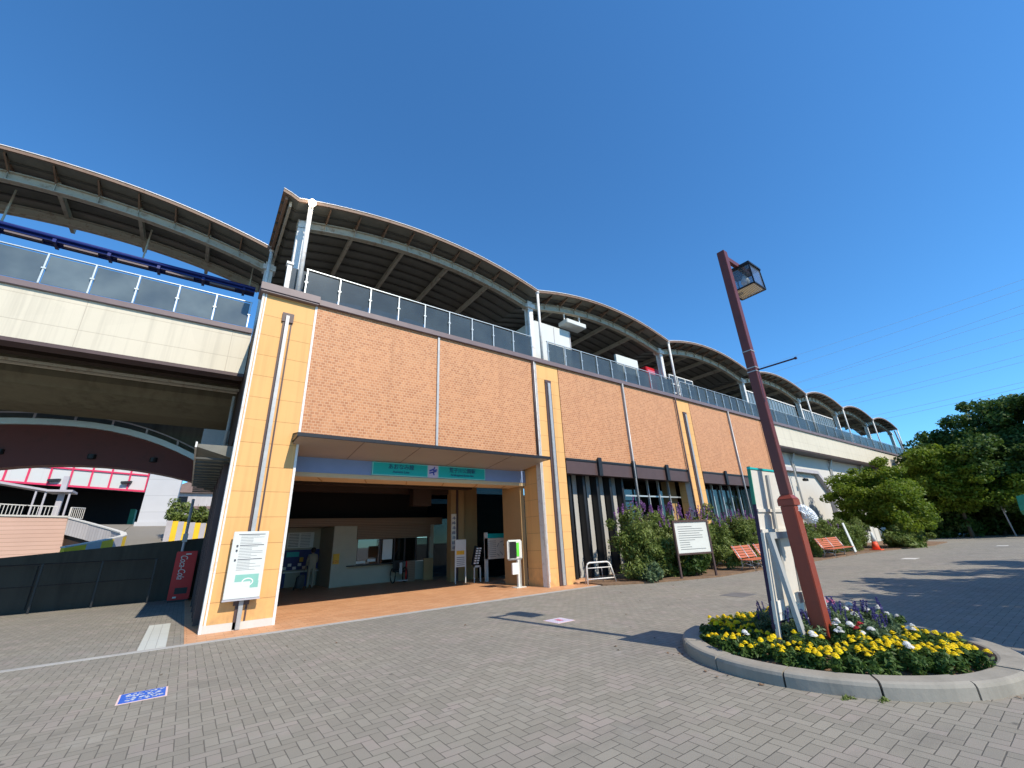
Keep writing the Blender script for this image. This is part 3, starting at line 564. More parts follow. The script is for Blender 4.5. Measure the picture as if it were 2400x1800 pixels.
# ------------------------------------------------------------------ platform canopies
def arch_z(x, x0, x1, base=11.42, sag=.66): c = (x0+x1)/2; h = (x1-x0)/2; return base+sag*(1-((x-c)/h)**2)
def canopy_bay(x0, x1, yr, depth, label, xa=None, xb=None, brackets=True, ncol=True):
    bx = (x0+x1)/2; t = thing('platform_canopy', label, 'canopy', (bx, yr, 8.27), 'arched platform canopies along the deck')
    xa = x0 if xa is None else xa; xb = x1 if xb is None else xb; N = 28
    def Z(x):
        if x < x0: return arch_z(2*x0-x, x0, x1)+.04
        return arch_z(x, x0, x1)
    X = [xa+(xb-xa)*k/N for k in range(N+1)]
    if xa < x0: X = [xa, (xa+x0)/2, x0]+[x0+(xb-x0)*k/N for k in range(1, N+1)]
    def L(x): return x-bx
    off = -8.27
    top = [(L(x), Z(x)+.07+off) for x in X]; bot = [(L(x), Z(x)+off) for x in X]
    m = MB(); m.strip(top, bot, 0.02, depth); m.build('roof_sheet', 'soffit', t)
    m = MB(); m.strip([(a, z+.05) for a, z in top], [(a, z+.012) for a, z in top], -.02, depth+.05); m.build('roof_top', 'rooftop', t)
    m = MB(); m.strip([(a, z+.005) for a, z in top], [(a, z-.03) for a, z in bot], -.03, 0.02); rm = m.build('roof_rim', 'rim', t)
    m = MB(); m.strip([(a, z+.024) for a, z in top], [(a, z+.006) for a, z in top], -.05, 0.0); m.build('rim_lip', 'white', rm)
    yy = .45
    while yy < depth-.2:
        m = MB(); m.strip([(a, z-.002) for a, z in bot], [(a, z-.05) for a, z in bot], yy, yy+.06); yy += .52; m.build('soffit_seam', 'rib', t)
    # rafters along the depth
    for k in range(1, 5):
        x = x0+(x1-x0)*k/5
        if x < xa: continue
        m = MB(); z = Z(x)+off; m.box(L(x)-.05, L(x)+.05, .75, depth-.1, z-.26, z-.052); m.build('rafter', 'cream_steel', t)
    # arched edge beam with stiffeners
    xx = [x0+.12+(x1-x0-.24)*k/N for k in range(N+1)]
    bt = [(L(x), arch_z(x, x0, x1)+off-.20) for x in xx]; bb = [(a, z-.30) for a, z in bt]
    for yb in ([.7, depth-.9] if depth > 2.6 else [.7]):
        m = MB(); m.strip(bt, bb, yb, yb+.03); m.strip(bt, [(a, z-.025) for a, z in bt], yb-.08, yb+.11); m.strip([(a, z+.025) for a, z in bb], bb, yb-.08, yb+.11)
        if yb == .7:
            for k in range(1, 10):
                x = x0+(x1-x0)*k/10; z = arch_z(x, x0, x1)+off-.20; m.box(L(x)-.01, L(x)+.01, yb-.075, yb, z-.28, z-.02)
        m.build('arch_beam', 'cream_steel', t)
    if brackets:
        for k in range(1, 10):
            x = x0+(x1-x0)*k/10
            if x < xa: continue
            z = arch_z(x, x0, x1)+off
            m = MB(); m.bar((L(x), .66, z-.2), (L(x), .12, z-.02), .04, .09); m.box(L(x)-.02, L(x)+.02, .1, 1.2, z-.06, z-.001); m.build('bracket', 'bracketbrown', t)
    # column + downpipe at the right-hand valley
    xv = x1
    m = MB(); cx = L(xv)+.05
    m.box(cx-.13, cx+.13, .62, .645, 0, 3.05); m.box(cx-.13, cx+.13, .855, .88, 0, 3.05); m.box(cx-.012, cx+.012, .645, .855, 0, 3.05); m.box(cx-.2, cx+.2, .55, .95, 2.7, 2.9); m.build('column', 'white', t)
    m = MB(); m.tube([(L(xv), .02, 0.02), (L(xv), .02, 3.12)], .055, 12); m.tube([(L(xv), .02, 3.1), (L(xv), .02, 3.16)], .085, 12); m.build('downpipe', 'white', t, smooth=True)
    return t, bx, yr
VAL = [.93, 10.28, 19.66, 29.0, 38.15, 46.3, 54.8, 63.5]
canopy_bay(-8.6, .62, 14.5, 3.2, 'arched canopy at the far left, set back behind the blue light rail')
names = ['first large canopy bay above the entrance, with a bright pipe at its left corner', 'second canopy bay, white lift shaft beneath it', 'third canopy bay, directly left of the lamp post', 'canopy bay crossed by the lamp post', 'canopy bay just right of the lamp post, ribbed screen below', 'second to last canopy bay on the right', 'last and smallest canopy bay, open sky under it']
for k in range(7):
    t, bx, yr = canopy_bay(VAL[k], VAL[k+1], 11.57, 6.0 if k < 6 else 3.4, names[k], xa=(.50 if k == 0 else None))
    if k == 0:
        m = MB(); cx = .93-bx+.3
        m.box(cx-.15, cx+.15, .62, .66, 0, 3.0); m.box(cx-.15, cx+.15, .88, .92, 0, 3.0); m.box(cx-.015, cx+.015, .66, .88, 0, 3.0); m.build('column', 'white', t)
        m = MB(); x = 1.28-bx; m.tube([(x, -.02, 0), (x, -.02, 3.1)], .065, 12); m.build('downpipe', 'white', t, smooth=True)
        m = MB(); m.lathe((x, -.06, 3.13), [(.0, -.09), (.06, -.07), (.1, .0), (.07, .07), (.0, .09)], 14); m.build('pipe_cap', 'chrome' if 'chrome' in M else 'steel', t, smooth=True)
        m = MB(); m.box(.50-bx, .58-bx, 0, 6, 3.28, 3.44); m.bar((.62-bx, .1, 3.2), (.62-bx, 5.9, 3.2), .08, .14); m.build('verge_board', 'bracketbrown', t)
        m = MB(); m.bar((.75-bx, .2, 3.1), (.75-bx, 5.9, 3.1), .07, .2); m.build('verge_beam', 'cream_steel', t)
# glowing ball added on the first pipe to imitate a sun glint
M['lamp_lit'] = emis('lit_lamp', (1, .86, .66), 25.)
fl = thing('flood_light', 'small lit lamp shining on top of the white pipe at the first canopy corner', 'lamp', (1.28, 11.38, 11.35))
m = MB(); m.lathe((0, 0, .03), [(.0, -.10), (.075, -.075), (.11, 0), (.075, .075), (.0, .10)], 14); m.build('bulb', 'lamp_lit', fl, smooth=True)  # emissive ball is the glint itself, no real lamp here
m = MB(); m.bar((0, .02, -.06), (0, .19, -.1), .04); m.build('bracket', 'white', fl)

# blue light rail beneath the left canopy
br = thing('light_rail', 'cobalt blue steel rails with tube lights hanging below the far left canopy', 'light fitting', (-4, 16, 10.5))
m = MB(); m.tube([(-6, -.05, .06), (4.4, -.05, .06)], .065, 10); m.tube([(-6, .24, -.06), (4.4, .24, -.06)], .05, 10); m.box(-6, 4.4, -.02, .26, -.07, .03)
for k in range(9): m.box(-5.58+k*1.2, -5.5+k*1.2, -.1, .34, -.13, -.02)
m.build('blue_rail', 'bluepaint', br)
for k in range(8): m = MB(); m.box(-5.35+k*1.2, -4.6+k*1.2, .0, .12, -.14, -.075); m.build('tube_light', 'cornice', br)
for x in (-5, -1.9, 1.2, 4.2): m = MB(); m.bar((x, .1, 0), (x, .1, 1.35 if x < 4 else 1.0), .04); m.build('hanger', 'cream_steel', br)
m = MB(); m.bar((-1.9, .1, -.1), (-1.95, -.2, -1.1), .06); m.build('stay', 'bluepaint', br)

# ------------------------------------------------------------------ glass barriers
def barrier(x0, x1, y, z0, z1, sp, glass, label, tallx=None):
    t = thing('glass_barrier', label, 'railing', (x0, y, z0), 'glass barriers on the deck edge'); n = max(1, round((x1-x0)/sp)); s = (x1-x0)/n; h = z1-z0
    for k in range(n+1):
        m = MB(); m.box(k*s-.017, k*s+.017, -.05, -.005, 0, h); m.box(k*s-.045, k*s+.045, -.06, -.02, h*.5-.02, h*.5+.02); m.build('post', 'rail', t)
    for k in range(n):
        m = MB(); m.box(k*s+.03, (k+1)*s-.03, 0, .012, .03, h-.04); m.build('glass_panel', glass, t)
    m = MB(); m.box(-.03, x1-x0+.03, -.03, .02, h, h+.025); m.build('top_rail', 'rail', t); return t
barrier(-8.9, .33, 14.46, 8.26, 9.17, .92, 'glassleft', 'grey green glass barrier at the far left below the blue rails')
barrier(1.46, 9.75, 11.6, 8.27, 9.16, .92, 'glass', 'glass barrier above the entrance, under the first large canopy')
barrier(10.6, 19.3, 11.6, 8.27, 9.16, .92, 'glass', 'glass barrier in front of the white lift shaft, second bay')
barrier(19.95, 28.7, 11.6, 8.27, 9.16, .92, 'glass', 'glass barrier of the third bay, left of the lamp post')
barrier(29.3, 46, 11.6, 8.27, 9.16, 1.85, 'glass', 'glass barrier on the far deck in front of the ribbed screen')
barrier(46.6, 63.4, 11.6, 8.27, 9.16, 1.85, 'glass', 'glass barrier on the farthest right end of the deck')
s = thing('corner_post', 'thick white post at the left end of the glass barrier above the pillar', 'post', (1.0, 11.75, 8.33))
m = MB(); m.box(-.06, .06, -.06, .06, 0, .92); m.box(-.09, .09, -.09, .09, .9, .98); m.build('post_body', 'white', s); m = MB(); m.box(.06, .5, -.01, .01, .05, .85); m.build('glass_panel', 'glass', s)
# windbreak screens
for i, (a, b) in enumerate(((29.6, 37.7), (38.5, 45.9))):
    t = thing('windbreak_screen', ('ribbed blue grey screen under the canopy right beside the lamp post', 'ribbed blue grey screen on the deck, further from the lamp post')[i], 'screen', (a, 12.5, 8.27), 'ribbed screens on the platform')
    m = MB(); m.box(0, b-a, 0, .03, 0, 2.3); m.build('sheet', 'screen', t)
    m = MB(); n = 16
    for k in range(n+1): m.box((b-a)*k/n-.025, (b-a)*k/n+.025, -.05, 0, 0, 2.3)
    m.build('rib', 'rail', t); m = MB(); m.box(-.05, b-a+.05, -.06, .05, 2.3, 2.38); m.build('top_rail', 'white', t)

# platform furniture behind the barriers
t = thing('lift_shaft', 'white lift housing on the platform beneath the second canopy bay', 'lift housing', (11.9, 12.5, 8.2))
m = MB(); m.box(-1.2, 1.0, 0, 2.6, 0, 2.45); m.build('housing', 'whiteclean', t)
m = MB(); m.box(-.02, .02, -.01, 0, 0, 2.4); m.box(.97, 1.02, -.02, 0, 0, 2.43); m.build('corner_trim', 'greypaint', t)
t = thing('ceiling_unit', 'white flat box hanging beneath the second canopy bay', 'light fitting', (12.95, 12.3, 10.78))
m = MB(); m.box(-.62, .62, -.3, .3, 0, .22); m.build('casing', 'whiteclean', t, .02)
for x in (-.5, .5): m = MB(); m.bar((x, 0, .22), (x, 0, 1.0), .05); m.build('hanger', 'white', t)
t = thing('platform_board', 'white rectangular board on the platform left of the red machine', 'sign', (17.15, 12.6, 8.2))
m = MB(); m.box(-.9, .85, 0, .12, 1.2, 2.12); m.build('panel', 'whiteclean', t); m = MB(); m.box(-.85, -.78, .03, .1, 0, 1.2); m.box(.75, .82, .03, .1, 0, 1.2); m.build('leg', 'greypaint', t)
t = thing('platform_vending_machine', 'bright red machine on the platform beside the third canopy column', 'vending machine', (19.3, 12.62, 8.2))
m = MB(); m.box(-.58, .55, 0, .7, 0, 1.98); m.build('cabinet', 'red', t, .03); m = MB(); m.box(-.45, .35, -.012, 0, 1.1, 1.8); m.build('display_window', 'pinkpetal', t)
t = thing('platform_shelter', 'pale framed glass shelter on the platform under the third canopy', 'shelter', (22.0, 12.6, 8.2))
for x in (-1.2, -.4, .4, 1.2): m = MB(); m.box(x-.025, x+.025, 0, .05, 0, 1.9); m.build('post', 'white', t)
m = MB()
for z in (.8, 1.35, 1.88): m.box(-1.22, 1.22, -.01, .06, z-.03, z+.03)
m.build('frame', 'white', t); m = MB(); m.box(-1.2, 1.2, .02, .04, 0, 1.85); m.build('glazing', 'glass', t)
t = thing('platform_board', 'small white sign under the second to last canopy bay', 'sign', (50.5, 14, 8.2)); m = MB(); m.box(-.9, .9, 0, .1, 1.6, 2.7); m.build('panel', 'whiteclean', t); m = MB(); m.box(-.05, .05, .1, .2, 0, 2.7); m.build('leg', 'greypaint', t)
t = thing('end_mast', 'grey steel ladder mast at the far right end of the deck', 'mast', (65.2, 12, 8.2))
m = MB(); m.bar((0, 0, 0), (-.9, 0, 3.3), .12); m.bar((.7, 0, 0), (-.1, 0, 2.2), .1)
for k in range(5): m.bar((-.1-.2*k, 0, .5+.5*k), (.5-.2*k, 0, .5+.5*k), .07)
m.build('frame', 'greypaint', t)

# ------------------------------------------------------------------ beyond the passage (left)
rbq = thing('arched_footbridge', 'dark red arched girder bridge with grey edge beam seen under the viaduct', 'bridge', (-3, 20.7, 0))
k_ = 20.7/24; X = [-12+i*.5 for i in range(26)]
def ztop(x):  # edge-beam top
    return 1.55+(5.36-.098*(x+3.9)**2*(1 if x > -3.9 else .5)*.9)*k_*1.0
tp = [(x+3, ztop(x)) for x in X]; b1 = [(x+3, ztop(x)-.21) for x in X]
def zarc(x): return 1.55+(3.58-.055*(x+3.3)**2)*k_
b2 = [(x+3, zarc(x)) for x in X]
m = MB(); m.strip(tp, b1, -.12, .3); m.build('edge_beam', 'rail', rbq)
m = MB(); m.strip([(a, z-.003) for a, z in b1], b2, 0, .5); m.build('girder', 'redbridge', rbq)
m = MB(); m.strip([(a, z+.24) for a, z in tp], [(a, z+.20) for a, z in tp], -.05, .0)
for i in range(0, 26, 2): m.box(tp[i][0]-.03, tp[i][0]+.03, -.06, 0, tp[i][1], tp[i][1]+.22)
m.build('handrail', 'greypaint', rbq)
for x in (-3.9, -1.7, .5, 2.2): m = MB(); m.lathe((x-.8, -.0, 4.95), [(.0, -.1), (.12, -.08), (.12, .08), (.0, .1)], 12); m.build('bearing_cap', 'blackmetal', rbq)
# retaining wall in the shade
rw = thing('retaining_wall', 'dark stained concrete retaining wall in the shade under the viaduct', 'wall', (0, 21.5, 0))
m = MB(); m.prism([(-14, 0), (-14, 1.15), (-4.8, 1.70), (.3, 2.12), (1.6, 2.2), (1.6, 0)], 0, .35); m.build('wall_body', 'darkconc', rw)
m = MB()
for x in (-6.3, -3.9, -2.35): m.box(x, x+.03, -.01, 0, .1, 1.4)
m.build('wall_joint', 'black', rw)
fn = thing('wire_fence', 'thin dark fence rail standing before the retaining wall under the viaduct', 'fence', (-3, 21.1, 0))
m = MB(); m.tube([(-8, 0, 1.45), (2.2, 0, 1.45)], .02, 6); m.tube([(-8, 0, .8), (2.2, 0, .8)], .014, 6); m.build('rail', 'blackmetal', fn)
m = MB()
for k in range(8): m.box(-8+k*1.45, -7.95+k*1.45, -.02, .02, 0, 1.46)
m.build('post', 'blackmetal', fn)
# ramp ground behind
m = MB(); m.poly([(-3.3, 21.86, 1.1), (4, 21.86, 1.75), (4, 28.5, 2.05), (-3.3, 28.5, 1.85)]); m.poly([(-3.3, 28.5, 1.85), (4, 28.5, 2.05), (6, 40, 3.7), (-3.3, 40, 3.65)]); m.poly([(-16, 33, 3.5), (-3.3, 33, 2.62), (-3.3, 40, 3.65), (-16, 40, 3.6)]); m.poly([(-16, 40, 3.6), (6, 40, 3.7), (8, 90, 4.2), (-30, 90, 4.2)]); tag(m.build('ramp_road', 'asphalt'), kind='structure')
K = 32/27.
def kp(x, z, k=K): return (x*k, 1.55+(z-1.55)*k)
tn = thing('ramp_wall', 'sunlit peach board-marked wall of the curving ramp at the far left', 'wall', (0, 32, 0))
a = kp(-12, 3.55); b = kp(-4.47, 3.29); m = MB(); m.prism([(a[0], 1.0), (a[0], a[1]), (b[0], b[1]), (kp(-4.3, 2)[0], 1.2)], 0, .3); m.build('wall_body', 'peach', tn)
m = MB(); m.prism([(a[0], a[1]), (b[0], b[1]), (b[0], b[1]+.08), (a[0], a[1]+.08)], -.05, .35); m.build('wall_cap', 'whitewall', tn)
gp = thing('ramp_parapet', 'pale grey ribbed parapet curving round the ramp end with yellow bands', 'parapet', (0, 0, 0))
# the parapet leaves the peach wall, runs right towards the camera and hooks back
P0 = [(-5.30, 32.3, 3.62), (-4.2, 31.6, 3.25), (-3.1, 30.6, 2.86), (-2.62, 29.6, 2.67), (-2.5, 28.9, 2.53)]
P1 = [(-2.5, 28.9, 2.53), (-2.58, 28.4, 2.46), (-2.82, 27.8, 2.37), (-3.15, 27.2, 2.26), (-3.55, 26.6, 2.15), (-4.1, 26.0, 2.02)]
def wallrun(P, h, th, name, mat, par, cap=None):
    m = MB()
    for p, q in zip(P, P[1:]):
        p = Vector(p); q = Vector(q); n = (q-p).cross(Vector((0, 0, 1))).normalized()*th; d = Vector((0, 0, h))
        m.hexa([p-d, q-d, q-d+n, p-d+n, p, q, q+n, p+n])
    return m.build(name, mat, par)
wallrun(P0, .78, .2, 'parapet_wall', 'greyparapet', gp); wallrun([(x, y+.05, z-.8) for x, y, z in P0], 1.4, .1, 'dark_base', 'darkbrownwall', gp); wallrun([(x, y, z+.06) for x, y, z in P0], .055, .24, 'parapet_cap', 'whitewall', gp)
for i, (p, q) in enumerate(zip(P1, P1[1:])): wallrun([p, q], .62, .2, 'parapet_end' if i % 2 else 'yellow_band', 'greypaint' if i % 2 else 'yellow', gp)
wallrun([(x, y, z+.06) for x, y, z in P1], .055, .24, 'parapet_cap', 'whitewall', gp)
sp = thing('striped_parapet', 'low parapet painted with yellow and grey blocks beside the white pier', 'parapet', (-.3, 31, 2.5))
for k in range(8):
    m = MB(); m.box(-.85+k*.26, -.85+(k+1)*.26-.004, 0, .3, -.4, .85-.025*k); m.build('painted_block', 'yellow' if k % 2 else 'greypaint', sp)
# white and crimson building with dark undercroft
K2 = 40/34.
pb = thing('panel_building', 'pale building with crimson grid frames over a dark undercroft seen under the bridge', 'building', (0, 40, 0))
x1 = kp(-2.62, 0, K2)[0]
m = MB(); m.prism([(-18, 6.55), (-10.0, 6.30), (x1, 5.82), (x1, 12), (-18, 12)], 0, .3); m.build('panel_wall', 'pinkpanel', pb)
m = MB()
for k in range(17):
    x = x1-.04-k*.985; zb = 5.82+(x1-x)*.068; m.box(x-.05, x+.05, -.06, 0, zb, 12)
for (z0, z1) in ((0, .12), (1.12, 1.22), (2.3, 2.4)): m.prism([(-18, 5.82+z0+(x1+18)*.062), (x1, 5.82+z0), (x1, 5.82+z1), (-18, 5.82+z1+(x1+18)*.062)], -.08, -.02)
m.build('crimson_frame', 'pink', pb)
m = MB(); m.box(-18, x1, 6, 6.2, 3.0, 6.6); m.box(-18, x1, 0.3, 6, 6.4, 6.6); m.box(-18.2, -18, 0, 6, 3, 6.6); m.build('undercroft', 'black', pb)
m = MB(); m.box(-3.9, -3.6, 3, 4.2, 3.3, 4.9); m.build('green_door', 'greensheet', pb)
for x in (-7.75, -4.2):
    m = MB(); m.hexa([(x-.3, -.3, 6.35), (x+.2, -.3, 6.4), (x+.25, -.08, 6.4), (x-.25, -.08, 6.35), (x-.3, -.3, 6.5), (x+.25, -.3, 6.55), (x+.3, -.08, 6.55), (x-.25, -.08, 6.5)]); m.build('wall_lamp', 'blackmetal', pb)
m = MB(); m.hexa([(x1+.02, -1.0, 2.8), (-1.25, -1.2, 2.8), (-1.25, .5, 2.8), (x1+.02, .5, 2.8), (x1+.2, -1, 12), (-.95, -1.2, 12), (-.95, .5, 12), (x1+.2, .5, 12)]); m.build('corner_pier', 'pier', pb)
m = MB(); m.hexa([(x1-.1, -1.1, 2.8), (-1.2, -1.3, 2.8), (-1.2, .5, 2.8), (x1-.1, .5, 2.8), (x1-.08, -1.1, 3.75), (-1.2, -1.3, 3.75), (-1.2, .5, 3.75), (x1-.08, .5, 3.75)]); m.build('pier_base', 'pier', pb)
# shed roof, white railing
rl = thing('ramp_railing', 'white baluster railing curving along the ramp at the far left', 'railing', (0, 0, 0))
Q0 = [(-12.5, 35.2, 4.35), (-9.3, 35.3, 3.98), (-7.6, 35.4, 3.87), (-6.4, 35.4, 3.82)]; Q1 = [(-6.0, 36.5, 3.86), (-5.55, 37.5, 3.9)]
for Q in (Q0, Q1):
    for p, q in zip(Q, Q[1:]):
        p = Vector(p); q = Vector(q); L_ = (q-p).length; n = int(L_/.14); m = MB(); m.bar(p+Vector((0, 0, .62)), q+Vector((0, 0, .62)), .05); m.bar(p, q, .04)
        for k in range(n+1):
            c = p.lerp(q, k/n); m.bar(c, c+Vector((0, 0, .62)), .075 if k % 12 == 0 else .028)
        m.build('railing_panel', 'whitewall', rl)
sh = thing('shed_canopy', 'slim grey canopy on thin posts above the far left ramp railing', 'canopy', (0, 36, 0))
m = MB(); m.hexa([(-10.5, 0, 6.0), (-7.2, 0, 5.35), (-7.2, 1.5, 5.35), (-10.5, 1.5, 6.0), (-10.5, 0, 6.12), (-7.2, 0, 5.47), (-7.2, 1.5, 5.47), (-10.5, 1.5, 6.12)]); m.box(-7.2, -6.1, 0, 1.5, 5.33, 5.45); m.build('roof', 'greypaint', sh)
m = MB()
for x, h in ((-7.6, 5.4), (-7.2, 5.35), (-6.2, 5.33)): m.box(x-.04, x+.04, .1, .18, 3.4, h)
m.box(-6.75, -6.5, .5, .75, 3.3, 6.3); m.build('post', 'greypaint', sh)
hs = thing('distant_house', 'brown roofed house glimpsed at the right end of the passage', 'house', (-.6, 62, 4))
m = MB(); m.box(-2.5, 3, 0, 6, 0, 4.2); m.build('wall', 'greyparapet', hs); m = MB(); m.prism([(-2.9, 4.2), (3.4, 4.2), (.2, 5.8)], -.4, 6.4); m.box(-2.8, 3, -.5, 0, 2.4, 2.7); m.build('roof', 'roofslate', hs)
m = MB(); m.box(-1.3, -.3, -.03, 0, 2.9, 3.8); m.box(-1.3, -.3, -.03, 0, 1.0, 2.1); m.build('window', 'darkglass', hs)
# utility pole in the passage
t = thing('utility_pole', 'slim grey pole standing at the retaining wall end by the red vending machine', 'pole', (-.12, 21.3, 0)); m = MB(); m.tube([(0, 0, 0), (0, 0, 3.6)], .05, 10); m.build('shaft', 'greypaint', t, smooth=True)
m = MB(); m.box(-.08, .08, -.06, .06, 2.0, 2.3); m.build('clamp', 'steel', t)

# red vending machine
t = thing('vending_machine', 'red drinks vending machine with white script in the shaded passage', 'vending machine', (.04, 20.3, 0))
m = MB(); m.box(-.30, .32, 0, .7, .06, 1.66); m.build('cabinet', 'red', t, .02); m = MB(); m.box(-.28, .3, .02, .66, 0, .06); m.build('base', 'blackmetal', t)
text_part('Coca-Cola', .30, 'whiteclean', t, (-.06, -.012, 1.13), (PI/2, PI/2, 0), sx=.62, shear=.25)
m = MB(); m.box(-.02, .14, -.01, 0, 1.54, 1.58); m.box(-.16, -.06, -.012, 0, .12, .17); m.build('price_label', 'whiteclean', t); 
m = MB(); m.box(-.14, .22, -.012, 0, .25, .45); m.build('pickup_flap', 'blackmetal', t)

# ------------------------------------------------------------------ things in the hall
t = thing('map_board', 'wide map board on white legs with a teal header, right side of the hall', 'map board', (10.6, 15.5, .012))
m = MB(); m.box(-.72, .95, 0, .06, .82, 1.62); m.build('panel', 'mapbeige', t); m = MB(); m.box(-.6, .9, -.02, .08, 1.625, 1.80); m.build('header', 'green' if 0 else 'teal', t)
for x in (-.66, .85): m = MB(); m.box(x-.06, x+.06, .0, .1, 0, 1.85); m.build('leg', 'whiteclean', t)
m = MB()
for k in range(9): m.box(-.6, -.2, -.006, 0, .9+k*.075, .915+k*.075)
for k in range(12):
    x = random.uniform(-.1, .8); z = random.uniform(.9, 1.5); m.bar((x, -.004, z), (x+random.uniform(-.2, .2), -.004, z+random.uniform(-.2, .2)), .018, .004, up=(0, 1, 0))
m.build('printed_route', 'redpetal' if 0 else 'cornice', t)
t = thing('lit_signboard', 'white framed board with a bright green strip on a white stand at the entrance edge', 'sign', (9.3, 12.55, .012))
m = MB(); m.box(-.38, .24, 0, .12, .87, 1.52); m.build('frame', 'whiteclean', t, .04); m = MB(); m.box(-.33, -.04, -.012, -.002, .93, 1.46); m.build('dark_face', 'blackmetal', t)
m = MB(); m.box(-.03, .08, -.014, -.002, .98, 1.42); m.build('green_strip', 'green', t); m = MB(); m.box(.08, .2, -.012, -.002, .93, 1.46); m.build('pale_face', 'whiteclean', t)
m = MB(); m.box(.02, .10, .02, .1, .02, .87); m.box(-.14, .26, -.1, .22, 0, .02); m.build('stand', 'whiteclean', t); m = MB(); m.box(-.24, 0, -.03, .03, .42, .78); m.build('leaflet_box', 'paper', t)
m = MB(); m.box(.14, .18, .05, .09, .02, .87); m.build('rear_leg', 'steel', t)
t = thing('notice_stand', 'narrow white notice stand beside the beige inner pillar of the hall', 'notice board', (8.95, 15.9, .012))
m = MB(); m.box(-.25, .25, 0, .04, .6, 1.62); m.build('panel', 'whiteclean', t); m = MB(); m.box(-.19, .17, -.006, 0, 1.05, 1.2); m.build('orange_strip', 'orangepaint', t)
m = MB(); [m.box(-.18, .18, -.006, 0, .66+k*.07, .68+k*.07) for k in range(5)]; m.build('printed_line', 'ink', t)
for x in (-.23, .23): m = MB(); m.box(x-.02, x+.02, 0, .04, 0, .6); m.build('leg', 'whiteclean', t)
t = thing('brochure_rack', 'slanted dark rack of pale brochures on a white stand in the hall', 'rack', (9.55, 15.6, .012))
m = MB(); m.bar((-.12, .05, .62), (.14, .2, 1.32), .28, .04, up=(0, 1, 0)); m.build('tray', 'blackmetal', t)
m = MB()
for k in range(7):
    for j in range(2): z = .68+k*.09; x = -.16+k*.036+j*.13; m.box(x, x+.09, .0+.02*k, .025+.02*k, z, z+.055)
m.build('brochure', 'paper', t); m = MB(); m.box(-.16, -.12, 0, .04, 0, .62); m.box(.12, .16, 0, .04, 0, .62); m.box(-.16, .16, 0, .04, .55, .62); m.build('stand', 'whiteclean', t)
t = thing('wood_partition', 'low brown wooden partition beside the office counter', 'partition', (8.5, 19.0, .012)); m = MB(); m.box(-.5, -.12, 0, .05, 0, .85); m.build('panel', 'woodshutter', t); m = MB(); m.box(.3, .75, 0, .05, 0, .9); m.build('panel', 'inner', t); m = MB(); m.box(-.55, -.5, 0, .05, 0, .85); m.build('edge', 'red', t)
t = thing('wheelchair', 'black folded wheelchair parked before the office counter', 'wheelchair', (7.65, 18.9, .012))
m = MB(); m.box(-.22, .22, -.02, .3, .42, .48); m.box(-.22, .22, .28, .33, .42, .88); m.build('seat', 'blackmetal', t)
for x in (-.27, .27):
    m = MB(); m.tube([(x, .12+.29*math.cos(a*PI/9), .30+.29*math.sin(a*PI/9)) for a in range(19)], .025, 6, False); m.build('wheel', 'blackmetal', t)
m = MB(); m.box(-.06, .06, -.06, -.02, .35, .8); m.box(-.25, .25, -.3, -.26, .08, .12); m.build('footrest', 'steel', t)

# a person
def skin_mesh(name, verts, edges, radii, mat, parent, sub=2):
    me = bpy.data.meshes.new(name); me.from_pydata(verts, edges, []); o = bpy.data.objects.new('tmp', me); C.objects.link(o)
    md = o.modifiers.new('s', 'SKIN'); md.use_smooth_shade = True; sv = me.skin_vertices[0].data
    for i, r in enumerate(radii): sv[i].radius = (r if isinstance(r, tuple) else (r, r))
    sv[0].use_root = True; o.modifiers.new('d', 'SUBSURF').levels = sub
    dg = bpy.context.evaluated_depsgraph_get(); me2 = bpy.data.meshes.new_from_object(o.evaluated_get(dg)); bpy.data.objects.remove(o)
    me2.name = name; me2.materials.clear(); me2.materials.append(M[mat]); q = bpy.data.objects.new(name, me2); C.objects.link(q); q.parent = parent; return q
pr = thing('person', 'person in khaki clothes with dark hair standing at the ticket machines', 'person', (4.36, 20.35, .012), rz=R(12))
V = [(0, 0, .86), (0, .01, 1.05), (0, .0, 1.24), (0, .0, 1.34), (.155, 0, 1.27), (.20, .03, 1.03), (.17, .2, .92), (-.155, 0, 1.27), (-.2, .02, 1.03), (-.19, .12, .84), (.09, 0, .80), (.10, .02, .46), (.10, -.02, .09), (.105, .10, .03), (-.09, 0, .80), (-.1, -.0, .46), (-.12, -.04, .09), (-.125, .08, .03)]
Ed = [(0, 1), (1, 2), (2, 3), (2, 4), (4, 5), (5, 6), (2, 7), (7, 8), (8, 9), (0, 10), (10, 11), (11, 12), (12, 13), (0, 14), (14, 15), (15, 16), (16, 17)]
Ra = [(.15, .11), (.14, .10), (.16, .10), .055, .058, .045, .032, .058, .045, .032, .085, .062, .045, .035, .085, .062, .045, .035]
skin_mesh('body', V, Ed, Ra, 'khaki', pr)
m = MB(); m.lathe((0, .02, 1.46), [(.0, -.12), (.05, -.105), (.072, -.05), (.082, .0), (.08, .05), (.055, .095), (0, .11)], 16); hd = m.build('head', 'skin', pr, smooth=True)
m = MB(); m.lathe((0, -.005, 1.475), [(.0, -.11), (.06, -.1), (.088, -.04), (.094, .02), (.085, .07), (.05, .105), (0, .115)], 16); m.build('hair', 'hair', pr, smooth=True)
def hand(parent, loc, s):
    x, y, z = loc; V = [(x, y, z), (x, y+.03, z-.05)]; E_ = [(0, 1)]; Rr = [.022, .03]
    for k in range(4):
        b = len(V); V += [(x+(k-1.5)*.018, y+.045, z-.09), (x+(k-1.5)*.02, y+.06, z-.125-.008*(k in (1, 2)))]; E_ += [(1, b), (b, b+1)]; Rr += [.009, .007]
    b = len(V); V += [(x-s*.035, y+.03, z-.06), (x-s*.05, y+.045, z-.09)]; E_ += [(1, b), (b, b+1)]; Rr += [.010, .008]
    skin_mesh('hand', V, E_, Rr, 'skin', parent, 1)
